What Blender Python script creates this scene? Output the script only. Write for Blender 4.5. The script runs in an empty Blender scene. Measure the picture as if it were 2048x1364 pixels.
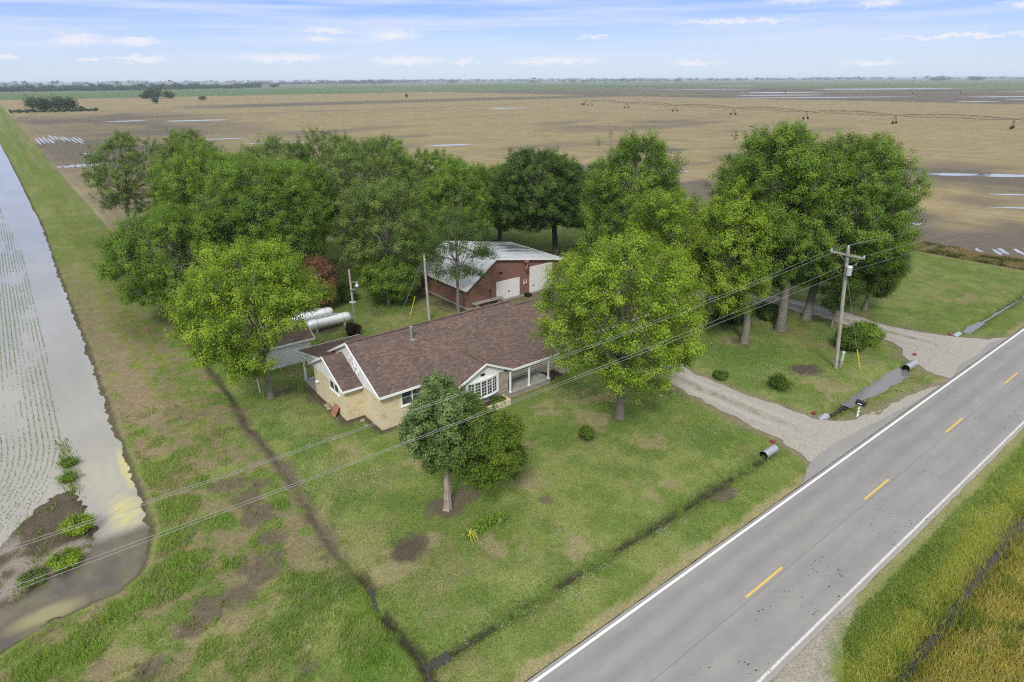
import bpy, math, random
import numpy as np
from mathutils import Vector, Matrix
R = math.radians
rng = np.random.default_rng(7)
random.seed(7)
scene = bpy.context.scene
COL = scene.collection

# ------------------------------------------------------------------ object helpers
def tag(o, label=None, cat=None, group=None, kind=None):
    if label: o['label'] = label
    if cat: o['category'] = cat
    if group: o['group'] = group
    if kind: o['kind'] = kind
    return o

def empty(name, loc=(0, 0, 0), rz=0.0):
    o = bpy.data.objects.new(name, None)
    o.empty_display_size = 0.3
    o.location = loc
    o.rotation_euler = (0, 0, rz)
    COL.objects.link(o)
    return o

def thing(name, label, cat, loc=(0, 0, 0), rz=0.0, group=None):
    return tag(empty(name, loc, rz), label, cat, group)

def copy_tree(o, parent=None):
    c = o.copy()
    COL.objects.link(c)
    if parent is not None:
        c.parent = parent
    for ch in list(o.children):
        copy_tree(ch, c)
    return c

def mesh_np(name, V, F, mat=None, parent=None, col=None, smooth=False, local=None, mats=None, midx=None):
    """V (n,3), F (m,k) with k fixed; vertices are world metres, moved into the parent's frame when there is one."""
    V = np.asarray(V, np.float32)
    F = np.asarray(F, np.int32)
    if parent is not None and local is None:
        p = parent.location
        V = V - np.array([p.x, p.y, p.z], np.float32)
    me = bpy.data.meshes.new(name)
    n, (m, k) = len(V), F.shape
    me.vertices.add(n)
    me.vertices.foreach_set('co', V.ravel())
    me.loops.add(m * k)
    me.loops.foreach_set('vertex_index', F.ravel())
    me.polygons.add(m)
    me.polygons.foreach_set('loop_start', np.arange(0, m * k, k, dtype=np.int32))
    me.polygons.foreach_set('loop_total', np.full(m, k, np.int32))
    if smooth:
        me.polygons.foreach_set('use_smooth', np.ones(m, bool))
    me.update(calc_edges=True)
    if col is not None:
        a = me.color_attributes.new('Col', 'FLOAT_COLOR', 'POINT')
        c4 = np.ones((n, 4), np.float32)
        c4[:, :3] = col
        a.data.foreach_set('color', c4.ravel())
    if mat: me.materials.append(mat)
    o = bpy.data.objects.new(name, me)
    COL.objects.link(o)
    if parent is not None: o.parent = parent
    return o

class MB:
    """collects polygons; build() links them as one mesh object with UVs in metres on every face"""
    def __init__(s):
        s.V = []; s.F = []; s.M = []
    def poly(s, pts, m=0):
        b = len(s.V)
        s.V += [tuple(p) for p in pts]
        s.F.append(list(range(b, b + len(pts)))); s.M.append(m)
        return s
    def box(s, x0, x1, y0, y1, z0, z1, m=0):
        a = [(x0, y0), (x1, y0), (x1, y1), (x0, y1)]
        return s.prism(a, z0, z1, m)
    def prism(s, a, z0, z1, m=0):
        n = len(a)
        b = len(s.V)
        s.V += [(x, y, z0) for x, y in a] + [(x, y, z1) for x, y in a]
        s.F.append([b + i for i in reversed(range(n))]); s.M.append(m)
        s.F.append([b + n + i for i in range(n)]); s.M.append(m)
        for i in range(n):
            j = (i + 1) % n
            s.F.append([b + i, b + j, b + n + j, b + n + i]); s.M.append(m)
        return s
    def slab(s, pts, d, m=0):
        """polygon pts (3-D) extruded by vector d"""
        n = len(pts); b = len(s.V)
        s.V += [tuple(p) for p in pts] + [(p[0] + d[0], p[1] + d[1], p[2] + d[2]) for p in pts]
        s.F.append([b + i for i in reversed(range(n))]); s.M.append(m)
        s.F.append([b + n + i for i in range(n)]); s.M.append(m)
        for i in range(n):
            j = (i + 1) % n
            s.F.append([b + i, b + j, b + n + j, b + n + i]); s.M.append(m)
        return s
    def bar(s, p, q, w, h=None, m=0, up=(0, 0, 1)):
        """rectangular bar from p to q"""
        h = h or w
        p = Vector(p); q = Vector(q); d = (q - p).normalized()
        u = Vector(up)
        if abs(d.dot(u)) > .98: u = Vector((1, 0, 0))
        a = d.cross(u).normalized() * (w / 2); c = a.cross(d).normalized() * (h / 2)
        P = [p - a - c, p + a - c, p + a + c, p - a + c]
        return s.slab([tuple(v) for v in P], tuple(q - p), m)
    def tube(s, path, rad, n=8, m=0, cap=True):
        path = [Vector(p) for p in path]
        if not hasattr(rad, '__len__'): rad = [rad] * len(path)
        b = len(s.V); k = len(path)
        for i, p in enumerate(path):
            d = (path[min(i + 1, k - 1)] - path[max(i - 1, 0)]).normalized()
            u = Vector((0, 0, 1)) if abs(d.z) < .95 else Vector((1, 0, 0))
            a = d.cross(u).normalized(); c = a.cross(d)
            for j in range(n):
                t = 2 * math.pi * j / n
                v = p + (a * math.cos(t) + c * math.sin(t)) * rad[i]
                s.V.append(tuple(v))
        for i in range(k - 1):
            for j in range(n):
                j2 = (j + 1) % n
                s.F.append([b + i * n + j, b + i * n + j2, b + (i + 1) * n + j2, b + (i + 1) * n + j]); s.M.append(m)
        if cap:
            s.F.append([b + j for j in range(n)]); s.M.append(m)
            s.F.append([b + (k - 1) * n + j for j in reversed(range(n))]); s.M.append(m)
        return s
    def lathe(s, prof, c=(0, 0, 0), n=20, axis='z', m=0):
        """prof: list of (r, h) turned round an axis through c"""
        b = len(s.V); k = len(prof)
        for r, h in prof:
            for j in range(n):
                t = 2 * math.pi * j / n
                x, y = r * math.cos(t), r * math.sin(t)
                if axis == 'z': v = (c[0] + x, c[1] + y, c[2] + h)
                elif axis == 'x': v = (c[0] + h, c[1] + x, c[2] + y)
                else: v = (c[0] + x, c[1] + h, c[2] + y)
                s.V.append(v)
        for i in range(k - 1):
            for j in range(n):
                j2 = (j + 1) % n
                s.F.append([b + i * n + j, b + i * n + j2, b + (i + 1) * n + j2, b + (i + 1) * n + j]); s.M.append(m)
        return s
    def build(s, name, mat, parent=None, smooth=False, bevel=0, local=False):
        me = bpy.data.meshes.new(name)
        off = (0, 0, 0)
        if parent is not None and not local:
            par = parent
            off = [0, 0, 0]
            while par is not None:
                off = [off[i] + par.location[i] for i in range(3)]
                par = par.parent
        me.from_pydata([(v[0] - off[0], v[1] - off[1], v[2] - off[2]) for v in s.V], [], s.F)
        ms = mat if isinstance(mat, (list, tuple)) else [mat]
        for q in ms: me.materials.append(q)
        me.update()
        uv = me.uv_layers.new(name='UVMap')
        for f in me.polygons:
            f.material_index = s.M[f.index]
            nrm = f.normal
            if abs(nrm.z) > .999: t = Vector((1, 0, 0))
            else: t = Vector((-nrm.y, nrm.x, 0)).normalized()
            w = nrm.cross(t)
            for li in f.loop_indices:
                v = s.V[me.loops[li].vertex_index]
                p = Vector(v)
                uv.data[li].uv = (p.dot(t), p.dot(w))
            if smooth: f.use_smooth = True
        o = bpy.data.objects.new(name, me)
        COL.objects.link(o)
        if parent is not None: o.parent = parent
        if bevel:
            b = o.modifiers.new('edge', 'BEVEL'); b.width = bevel; b.segments = 2; b.limit_method = 'ANGLE'
        if smooth:
            o.data.set_sharp_from_angle(angle=R(40))
        return o

# ------------------------------------------------------------------ numpy noise
def _hash(ix, iy, s):
    h = (ix.astype(np.int64) * 374761393 + iy.astype(np.int64) * 668265263 + s * 982451653) & 0xffffffff
    h = ((h ^ (h >> 13)) * 1274126177) & 0xffffffff
    return ((h ^ (h >> 16)) & 0xffff) / 65535.0
def vnoise(x, y, s=0):
    ix = np.floor(x); iy = np.floor(y)
    fx = x - ix; fy = y - iy
    fx = fx * fx * (3 - 2 * fx); fy = fy * fy * (3 - 2 * fy)
    a = _hash(ix, iy, s); b = _hash(ix + 1, iy, s); c = _hash(ix, iy + 1, s); d = _hash(ix + 1, iy + 1, s)
    return (a * (1 - fx) + b * fx) * (1 - fy) + (c * (1 - fx) + d * fx) * fy
def fbm(x, y, sc, s=0, o=4):
    t = np.zeros_like(x, dtype=float); a = .5; n = 0
    for i in range(o):
        t = t + a * vnoise(x / sc * 2 ** i + 17.3 * i, y / sc * 2 ** i - 9.1 * i, s + i); n += a; a *= .55
    return t / n
def sstep(a, b, x):
    t = np.clip((x - a) / (b - a), 0, 1)
    return t * t * (3 - 2 * t)
def poly_sd(x, y, P):
    """signed distance to polygon (negative inside)"""
    P = np.array(P, float); n = len(P)
    d2 = np.full(x.shape, 1e18); ins = np.zeros(x.shape, bool)
    for i in range(n):
        ax, ay = P[i]; bx, by = P[(i + 1) % n]
        ex, ey = bx - ax, by - ay
        t = np.clip(((x - ax) * ex + (y - ay) * ey) / (ex * ex + ey * ey), 0, 1)
        d2 = np.minimum(d2, (x - ax - t * ex) ** 2 + (y - ay - t * ey) ** 2)
        c = ((ay > y) != (by > y))
        with np.errstate(divide='ignore', invalid='ignore'):
            ins ^= c & (x < (bx - ax) * (y - ay) / (by - ay if by != ay else 1e-9) + ax)
    d = np.sqrt(d2)
    return np.where(ins, -d, d)

# ------------------------------------------------------------------ materials
def nt(name):
    m = bpy.data.materials.new(name); m.use_nodes = True
    n = m.node_tree; n.nodes.clear()
    out = n.nodes.new('ShaderNodeOutputMaterial')
    return m, n, out
def N(n, t, **k):
    o = n.nodes.new(t)
    for a, b in k.items():
        if a.startswith('i_'):
            o.inputs[a[2:].replace('_', ' ')].default_value = b
        else: setattr(o, a, b)
    return o
def principled(n, out, rough=.7, metal=0, spec=.3):
    p = n.nodes.new('ShaderNodeBsdfPrincipled')
    p.inputs['Roughness'].default_value = rough
    p.inputs['Metallic'].default_value = metal
    p.inputs['Specular IOR Level'].default_value = spec
    n.links.new(p.outputs[0], out.inputs[0])
    return p
def ramp(n, fac, stops, interp='LINEAR'):
    r = n.nodes.new('ShaderNodeValToRGB'); r.color_ramp.interpolation = interp
    e = r.color_ramp.elements
    while len(e) < len(stops): e.new(.5)
    for i, (p, c) in enumerate(stops):
        e[i].position = p
        e[i].color = (*c, 1) if hasattr(c, '__len__') else (c, c, c, 1)
    n.links.new(fac, r.inputs[0])
    return r.outputs[0]
def noise(n, vec, scale, detail=4, rough=.55, dist=0):
    t = n.nodes.new('ShaderNodeTexNoise')
    t.inputs['Scale'].default_value = scale; t.inputs['Detail'].default_value = detail
    t.inputs['Roughness'].default_value = rough; t.inputs['Distortion'].default_value = dist
    if vec is not None: n.links.new(vec, t.inputs['Vector'])
    return t.outputs['Fac']
def mapping(n, vec, scale=(1, 1, 1), rot=(0, 0, 0), loc=(0, 0, 0)):
    m = n.nodes.new('ShaderNodeMapping')
    m.inputs['Scale'].default_value = scale; m.inputs['Rotation'].default_value = rot; m.inputs['Location'].default_value = loc
    n.links.new(vec, m.inputs[0]); return m.outputs[0]
def mix(n, fac, a, b, mode='MIX'):
    m = n.nodes.new('ShaderNodeMix'); m.data_type = 'RGBA'; m.blend_type = mode; m.clamp_factor = True
    def put(sock, v):
        if hasattr(v, 'links'): n.links.new(v, sock)
        elif hasattr(v, '__len__'): sock.default_value = (*v[:3], 1)
        else: sock.default_value = v
    if hasattr(fac, 'links'): n.links.new(fac, m.inputs[0])
    else: m.inputs[0].default_value = fac
    put(m.inputs[6], a); put(m.inputs[7], b)
    return m.outputs[2]
def mth(n, op, a, b=None, c=None):
    m = n.nodes.new('ShaderNodeMath'); m.operation = op
    for i, v in enumerate((a, b, c)):
        if v is None: continue
        if hasattr(v, 'links'): n.links.new(v, m.inputs[i])
        else: m.inputs[i].default_value = v
    return m.outputs[0]
def bump(n, p, h, strength=.4, dist=.02):
    b = n.nodes.new('ShaderNodeBump'); b.inputs['Strength'].default_value = strength; b.inputs['Distance'].default_value = dist
    n.links.new(h, b.inputs['Height']); n.links.new(b.outputs[0], p.inputs['Normal'])
def coord(n, which='Object'):
    return n.nodes.new('ShaderNodeTexCoord').outputs[which]
def pos(n):
    return n.nodes.new('ShaderNodeNewGeometry').outputs['Position']

def noise_vec(n, vec, scale, amt):
    t = n.nodes.new('ShaderNodeTexNoise'); t.inputs['Scale'].default_value = scale; t.inputs['Detail'].default_value = 4
    n.links.new(vec, t.inputs['Vector'])
    v = n.nodes.new('ShaderNodeVectorMath'); v.operation = 'MULTIPLY_ADD'; n.links.new(t.outputs['Color'], v.inputs[0]); v.inputs[1].default_value = (amt, amt, 0); n.links.new(vec, v.inputs[2])
    return v.outputs[0]
def simple(name, c, rough=.6, metal=0, spec=.3, var=.12, scale=6, bmp=0):
    """painted / plain surface with slight mottling and weathering"""
    m, n, out = nt(name); p = principled(n, out, rough, metal, spec)
    v = pos(n)
    f = noise(n, v, scale, 5, .6); f2 = noise(n, v, scale * .17, 3)
    k = mth(n, 'ADD', mth(n, 'MULTIPLY', f, .6), mth(n, 'MULTIPLY', f2, .4))
    d = tuple(x * (1 - var * 1.6) for x in c); l = tuple(min(1, x * (1 + var)) for x in c)
    n.links.new(ramp(n, k, [(.3, d), (.7, l)]), p.inputs['Base Color'])
    if bmp: bump(n, p, f, bmp, .01)
    return m
M = {}
# ------------------------------------------------------------------ material library
def mat_vcol(name, rough=.9, spec=.1, transl=0.0, var=None):
    m, n, out = nt(name)
    a = n.nodes.new('ShaderNodeVertexColor'); a.layer_name = 'Col'
    c = a.outputs[0]
    if transl:
        d = n.nodes.new('ShaderNodeBsdfPrincipled')
        d.inputs['Roughness'].default_value = rough; d.inputs['Specular IOR Level'].default_value = spec
        t = n.nodes.new('ShaderNodeBsdfTranslucent')
        s = n.nodes.new('ShaderNodeMixShader'); s.inputs[0].default_value = transl
        n.links.new(c, d.inputs['Base Color'])
        g = mix(n, 1, c, (1.25, 1.25, .6), 'MULTIPLY')
        n.links.new(g, t.inputs['Color'])
        n.links.new(d.outputs[0], s.inputs[1]); n.links.new(t.outputs[0], s.inputs[2]); n.links.new(s.outputs[0], out.inputs[0])
    else:
        p = principled(n, out, rough, 0, spec); n.links.new(c, p.inputs['Base Color'])
    return m
M['leaf'] = mat_vcol('leaf', .65, .10, .42)
M['blade'] = mat_vcol('grass_blade', .8, .04, .4)
M['far_leaf'] = mat_vcol('far_leaf', .8, .1, 0)

def mat_ground():
    m, n, out = nt('ground_mix'); p = principled(n, out, .98, 0, .03)
    a = n.nodes.new('ShaderNodeVertexColor'); a.layer_name = 'Col'
    w = pos(n)
    n1 = noise(n, w, 9, 6, .7); n2 = noise(n, w, 1.7, 5, .65); n3 = noise(n, w, 28, 3, .7)
    k = ramp(n, n1, [(.28, .62), (.5, 1.0), (.75, 1.45)])
    c = mix(n, 1, a.outputs[0], k, 'MULTIPLY')
    k2 = ramp(n, n2, [(.3, (.82, .86, .8)), (.7, (1.16, 1.12, 1.1))])
    c = mix(n, 1, c, k2, 'MULTIPLY')
    c = mix(n, .7, c, mix(n, 1, c, ramp(n, n3, [(.3, .6), (.7, 1.4)]), 'MULTIPLY'))
    n.links.new(c, p.inputs['Base Color'])
    bump(n, p, mth(n, 'ADD', n1, mth(n, 'MULTIPLY', n3, .6)), .8, .08)
    return m
M['ground'] = mat_ground()

def mat_asphalt():
    m, n, out = nt('old_asphalt'); p = principled(n, out, .85, 0, .25)
    w = pos(n)
    fine = noise(n, w, 45, 3, .8)
    bands = noise(n, mapping(n, w, (.03, 1.1, 1)), 1, 4, .6)
    blot = noise(n, mapping(n, w, (.3, .7, 1)), 1, 6, .72)
    c = ramp(n, fine, [(.25, (.19, .184, .173)), (.5, (.262, .255, .242)), (.8, (.35, .341, .322))])
    c = mix(n, 1, c, ramp(n, bands, [(.3, .95), (.7, 1.04)]), 'MULTIPLY')
    c = mix(n, 1, c, ramp(n, blot, [(.3, (.86, .86, .87)), (.7, (1.09, 1.08, 1.06))]), 'MULTIPLY')
    # wheel tracks are polished a shade darker; mud dragged out of the field on the near lane
    s = n.nodes.new('ShaderNodeSeparateXYZ'); n.links.new(w, s.inputs[0])
    mudn = noise(n, mapping(n, w, (.9, 2.4, 1)), 1.6, 6, .75)
    lane = n.nodes.new('ShaderNodeMapRange'); lane.interpolation_type = 'SMOOTHSTEP'
    lane.inputs[1].default_value = 11.6; lane.inputs[2].default_value = 9.6; n.links.new(s.outputs[1], lane.inputs[0])
    nearx = n.nodes.new('ShaderNodeMapRange'); nearx.interpolation_type = 'SMOOTHSTEP'
    nearx.inputs[1].default_value = 60; nearx.inputs[2].default_value = 25; n.links.new(s.outputs[0], nearx.inputs[0])
    mm = mth(n, 'MULTIPLY', mth(n, 'MULTIPLY', ramp(n, mudn, [(.6, 0.0), (.72, .55)]), lane.outputs[0]), nearx.outputs[0])
    c = mix(n, mm, c, (.23, .20, .16))
    wob = mth(n, 'MULTIPLY', mth(n, 'SUBTRACT', noise(n, mapping(n, w, (.25, 0, 0)), 1, 3, .6), .5), .5)
    yy = mth(n, 'ADD', s.outputs[1], wob)
    for yc, wd, a_ in ((12.05, .38, .26), (13.35, .34, .26), (9.05, .36, .18), (10.35, .36, .18)):
        q = mth(n, 'DIVIDE', mth(n, 'SUBTRACT', yy, yc), wd); q = mth(n, 'MULTIPLY', mth(n, 'POWER', 2.718, mth(n, 'MULTIPLY', mth(n, 'MULTIPLY', q, q), -1.0)), a_)
        c = mix(n, q, c, (.12, .12, .125))
    seam = ramp(n, mth(n, 'ABSOLUTE', mth(n, 'SUBTRACT', mth(n, 'ADD', s.outputs[1], mth(n, 'MULTIPLY', wob, .12)), 11.0)), [(.012, .45), (.035, 0.0)])
    c = mix(n, seam, c, (.10, .10, .10))
    dust = noise(n, mapping(n, w, (1.0, 2.2, 1)), 2.6, 6, .8)
    c = mix(n, mth(n, 'MULTIPLY', mth(n, 'MULTIPLY', ramp(n, dust, [(.6, 0.0), (.7, .5)]), nearx.outputs[0]), lane.outputs[0]), c, (.46, .43, .38))
    ed = n.nodes.new('ShaderNodeMapRange'); ed.interpolation_type = 'SMOOTHSTEP'; ed.inputs[1].default_value = 8.55; ed.inputs[2].default_value = 8.0; n.links.new(yy, ed.inputs[0])
    c = mix(n, mth(n, 'MULTIPLY', ed.outputs[0], .55), c, (.33, .30, .25))
    n.links.new(c, p.inputs['Base Color'])
    bump(n, p, fine, .35, .01)
    return m
M['asphalt'] = mat_asphalt()
def mat_worn(name, c, base, lo=.38, hi=.5):
    m, n, out = nt(name); p = principled(n, out, .7, 0, .25)
    w = pos(n); f = noise(n, w, 7, 6, .75); g = noise(n, w, 40, 2, .7)
    k = ramp(n, mth(n, 'ADD', mth(n, 'MULTIPLY', f, .7), mth(n, 'MULTIPLY', g, .3)), [(lo, base), (hi, c)])
    n.links.new(k, p.inputs['Base Color']); return m
M['line_white'] = mat_worn('worn_white_paint', (.72, .72, .70), (.33, .33, .33), .30, .42)
M['line_white_worn'] = mat_worn('faded_white_paint', (.60, .60, .58), (.30, .30, .29), .38, .55)
M['line_yellow'] = mat_worn('worn_yellow_paint', (.60, .41, .10), (.34, .29, .17), .30, .42)

def mat_gravel():
    m, n, out = nt('gravel'); p = principled(n, out, .95, 0, .15)
    w = pos(n)
    v = n.nodes.new('ShaderNodeTexVoronoi'); v.inputs['Scale'].default_value = 30; n.links.new(w, v.inputs['Vector'])
    f = noise(n, w, 1.1, 6, .7); g = noise(n, w, 22, 3, .8)
    c = ramp(n, v.outputs['Color'], [(.1, (.27, .246, .208)), (.5, (.37, .343, .295)), (.9, (.48, .452, .40))])
    c = mix(n, 1, c, ramp(n, g, [(.3, .72), (.7, 1.2)]), 'MULTIPLY')
    c = mix(n, ramp(n, f, [(.56, 0.0), (.75, .6)]), c, (.19, .15, .10))
    s = n.nodes.new('ShaderNodeSeparateXYZ'); n.links.new(w, s.inputs[0])
    wb = mth(n, 'MULTIPLY', mth(n, 'SUBTRACT', noise(n, mapping(n, w, (0, .3, 0)), 1, 3, .5), .5), .9)
    far = n.nodes.new('ShaderNodeMapRange'); far.interpolation_type = 'SMOOTHSTEP'; far.inputs[1].default_value = 17.0; far.inputs[2].default_value = 20.0; n.links.new(s.outputs[1], far.inputs[0])
    for xc in (39.6, 64.1):
        dx = mth(n, 'ABSOLUTE', mth(n, 'SUBTRACT', mth(n, 'ADD', s.outputs[0], wb), xc))
        tr = mth(n, 'MULTIPLY', ramp(n, mth(n, 'ABSOLUTE', mth(n, 'SUBTRACT', dx, .85)), [(.12, .55), (.42, 0.0)]), far.outputs[0])
        c = mix(n, tr, c, mix(n, .5, c, (.50, .475, .42)))
        md = mth(n, 'MULTIPLY', mth(n, 'MULTIPLY', ramp(n, dx, [(.15, .7), (.5, 0.0)]), far.outputs[0]), ramp(n, f, [(.4, .1), (.6, .9)]))
        c = mix(n, md, c, (.17, .145, .08))
    n.links.new(c, p.inputs['Base Color']); bump(n, p, v.outputs['Distance'], .6, .03)
    return m
M['gravel'] = mat_gravel()

def mat_water(name, deep, scum=0.0, rough=.06, sky=1.0):
    m, n, out = nt(name); p = principled(n, out, rough, 0, .28)
    w = pos(n)
    f = noise(n, mapping(n, w, (.25, .09, 1)), 1, 5, .6)
    c = ramp(n, f, [(.3, tuple(x * .86 for x in deep)), (.7, tuple(x * 1.1 for x in deep))])
    if scum:
        s = n.nodes.new('ShaderNodeSeparateXYZ'); n.links.new(w, s.inputs[0])
        # floating yellow pollen film pushed by the wind into the bend and along the near bank
        d = noise(n, mapping(n, w, (.55, .42, 1)), 1.3, 6, .68)
        def blob(cx, cy, rx, ry, soft=.5):
            ex = mth(n, 'DIVIDE', mth(n, 'SUBTRACT', s.outputs[0], cx), rx)
            ey = mth(n, 'DIVIDE', mth(n, 'SUBTRACT', s.outputs[1], cy), ry)
            rr = mth(n, 'SQRT', mth(n, 'ADD', mth(n, 'MULTIPLY', ex, ex), mth(n, 'MULTIPLY', ey, ey)))
            rr = mth(n, 'ADD', rr, mth(n, 'MULTIPLY', mth(n, 'SUBTRACT', d, .5), 1.3))
            return ramp(n, rr, [(soft, 1.0), (1.0, 0.0)])
        b1 = blob(.62, 37.6, 1.15, 2.6, .35)
        ddx = mth(n, 'ADD', s.outputs[0], 2.6); ddy = mth(n, 'SUBTRACT', s.outputs[1], 43.5)
        ring = mth(n, 'SQRT', mth(n, 'ADD', mth(n, 'MULTIPLY', ddx, ddx), mth(n, 'MULTIPLY', ddy, ddy)))
        ring = mth(n, 'ADD', mth(n, 'MULTIPLY', ring, 7.5), mth(n, 'MULTIPLY', noise(n, w, .9, 5, .7), 16))
        a1 = ramp(n, mth(n, 'MULTIPLY_ADD', mth(n, 'SINE', ring), .5, .5), [(.15, .55), (.85, 1.0)])
        c = mix(n, mth(n, 'MULTIPLY', mth(n, 'MULTIPLY', blob(.3, 42, 1.6, 6, .3), .45), a1), c, (.40, .39, .24))
        c = mix(n, mth(n, 'MULTIPLY', mth(n, 'MULTIPLY', b1, a1), .95), c, (.50, .45, .17))
        c = mix(n, mth(n, 'MULTIPLY', blob(1.35, 42.5, .4, 3.6, .4), .75), c, (.50, .44, .16))
        low = n.nodes.new('ShaderNodeMapRange'); low.interpolation_type = 'SMOOTHSTEP'
        low.inputs[1].default_value = 36.2; low.inputs[2].default_value = 35.0; n.links.new(s.outputs[1], low.inputs[0])
        xx = n.nodes.new('ShaderNodeMapRange'); xx.interpolation_type = 'SMOOTHSTEP'
        xx.inputs[1].default_value = -2.2; xx.inputs[2].default_value = -1.2; n.links.new(s.outputs[0], xx.inputs[0])
        stir = mth(n, 'MULTIPLY', low.outputs[0], 1.0)
        c = mix(n, stir, c, mix(n, ramp(n, d, [(.4, 0.0), (.62, .6)]), (.085, .07, .06), (.16, .145, .075)))
        c = mix(n, mth(n, 'MULTIPLY', blob(-3.6, 31.2, 1.8, .8, .4), .7), c, (.30, .27, .12))
    n.links.new(c, p.inputs['Base Color'])
    r = noise(n, mapping(n, w, (1.6, 1.1, 1)), 3.0, 3, .5)
    bump(n, p, r, .05, .02)
    return m
M['flood_water'] = mat_water('flood_water', (.30, .287, .25), 1, .16)
M['ditch_water'] = mat_water('ditch_water', (.045, .042, .034), 0, .05)
M['ditch_pool'] = mat_water('ditch_pool', (.17, .168, .16), 0, .06)
M['puddle'] = mat_water('puddle_water', (.36, .355, .34), 0, .18)
M['wet_mud'] = simple('wet_mud', (.028, .024, .017), .35, 0, .4, .5, 9, .5)

def mat_brick():
    m, n, out = nt('buff_brick'); p = principled(n, out, .85, 0, .2)
    uv = coord(n, 'UV')
    b = n.nodes.new('ShaderNodeTexBrick')
    b.inputs['Scale'].default_value = 1; b.inputs['Brick Width'].default_value = .21; b.inputs['Row Height'].default_value = .07
    b.inputs['Mortar Size'].default_value = .007; b.inputs['Bias'].default_value = 0
    b.inputs['Color1'].default_value = (.74, .63, .41, 1); b.inputs['Color2'].default_value = (.65, .54, .33, 1); b.inputs['Mortar'].default_value = (.58, .52, .39, 1)
    n.links.new(uv, b.inputs['Vector'])
    st = noise(n, mapping(n, uv, (.55, 2.2, 1)), 1.7, 5, .7)
    big = noise(n, uv, .5, 3, .5)
    f = mth(n, 'MULTIPLY', ramp(n, st, [(.48, 0.0), (.66, .75)]), ramp(n, big, [(.38, .15), (.6, 1.0)]))
    c = mix(n, f, b.outputs[0], (.44, .30, .12))
    g = noise(n, uv, 20, 2, .7)
    c = mix(n, 1, c, ramp(n, g, [(.3, .86), (.7, 1.1)]), 'MULTIPLY')
    n.links.new(c, p.inputs['Base Color']); bump(n, p, b.outputs['Fac'], -.3, .01)
    return m
M['brick'] = mat_brick()
def mat_stone():
    m, n, out = nt('stone_veneer'); p = principled(n, out, .9, 0, .2)
    uv = coord(n, 'UV')
    b = n.nodes.new('ShaderNodeTexBrick'); b.inputs['Scale'].default_value = 1
    b.inputs['Brick Width'].default_value = .5; b.inputs['Row Height'].default_value = .11; b.inputs['Mortar Size'].default_value = .01
    b.inputs['Color1'].default_value = (.46, .40, .29, 1); b.inputs['Color2'].default_value = (.29, .26, .21, 1); b.inputs['Mortar'].default_value = (.35, .31, .25, 1)
    n.links.new(uv, b.inputs['Vector'])
    st = noise(n, mapping(n, uv, (.8, 5, 1)), 1.5, 5, .7)
    c = mix(n, ramp(n, st, [(.45, 0.0), (.62, .7)]), b.outputs[0], (.20, .18, .155))
    n.links.new(c, p.inputs['Base Color']); bump(n, p, b.outputs['Fac'], -.4, .02)
    return m
M['stone'] = mat_stone()
def mat_shingle():
    m, n, out = nt('brown_shingles'); p = principled(n, out, .92, 0, .15)
    uv = coord(n, 'UV')
    def bk(w, h, off):
        b = n.nodes.new('ShaderNodeTexBrick'); b.inputs['Scale'].default_value = 1; b.offset = .37
        b.inputs['Brick Width'].default_value = w; b.inputs['Row Height'].default_value = h; b.inputs['Mortar Size'].default_value = .006
        b.inputs['Color1'].default_value = (0, 0, 0, 1); b.inputs['Color2'].default_value = (1, 1, 1, 1); b.inputs['Mortar'].default_value = (.25, .25, .25, 1)
        n.links.new(mapping(n, uv, (1, 1, 1), (0, 0, 0), (off, 0, 0)), b.inputs['Vector']); return b
    b1 = bk(.34, .135, 0); b2 = bk(.19, .135, .07)
    k = mth(n, 'ADD', mth(n, 'MULTIPLY', b1.outputs[0], .62), mth(n, 'MULTIPLY', b2.outputs[0], .38))
    c = ramp(n, k, [(.05, (.085, .067, .064)), (.35, (.117, .086, .076)), (.6, (.142, .100, .083)), (.82, (.182, .122, .090)), (1, (.228, .152, .108))])
    g = noise(n, uv, 30, 3, .8); w = noise(n, uv, .35, 4, .6)
    c = mix(n, 1, c, ramp(n, g, [(.3, .86), (.7, 1.12)]), 'MULTIPLY')
    c = mix(n, 1, c, ramp(n, w, [(.3, (.9, .92, .95)), (.7, (1.1, 1.06, 1.02))]), 'MULTIPLY')
    n.links.new(c, p.inputs['Base Color']); bump(n, p, mth(n, 'SUBTRACT', k, b1.outputs['Fac']), .5, .012)
    return m
M['shingle'] = mat_shingle()
def mat_siding(name, c, pitch=.12, vertical=False, rough=.55, groove=.75, dirt=.1):
    m, n, out = nt(name); p = principled(n, out, rough, 0, .3)
    uv = coord(n, 'UV')
    s = n.nodes.new('ShaderNodeSeparateXYZ'); n.links.new(uv, s.inputs[0])
    t = mth(n, 'FRACT', mth(n, 'DIVIDE', s.outputs[0 if vertical else 1], pitch))
    g = ramp(n, t, [(.0, groove), (.14, 1.0), (1.0, .97)])
    f = noise(n, mapping(n, uv, (3, .6, 1) if vertical else (.8, 2, 1)), 1.6, 5, .7)
    cc = ramp(n, f, [(.3, tuple(x * (1 - dirt * 1.8) for x in c)), (.65, c)])
    n.links.new(mix(n, 1, cc, g, 'MULTIPLY'), p.inputs['Base Color'])
    bump(n, p, t, .4, .012)
    return m
M['white_siding'] = mat_siding('white_siding', (.84, .84, .83), .13)
M['barn_red'] = mat_siding('red_brown_panel', (.262, .138, .106), .2, True, .8, .6, .14)
M['overhead_door'] = mat_siding('white_overhead_door', (.82, .82, .80), .3, False, .5, .42, .06)
M['white'] = simple('white_trim', (.84, .84, .83), .5, 0, .3, .05)
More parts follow.
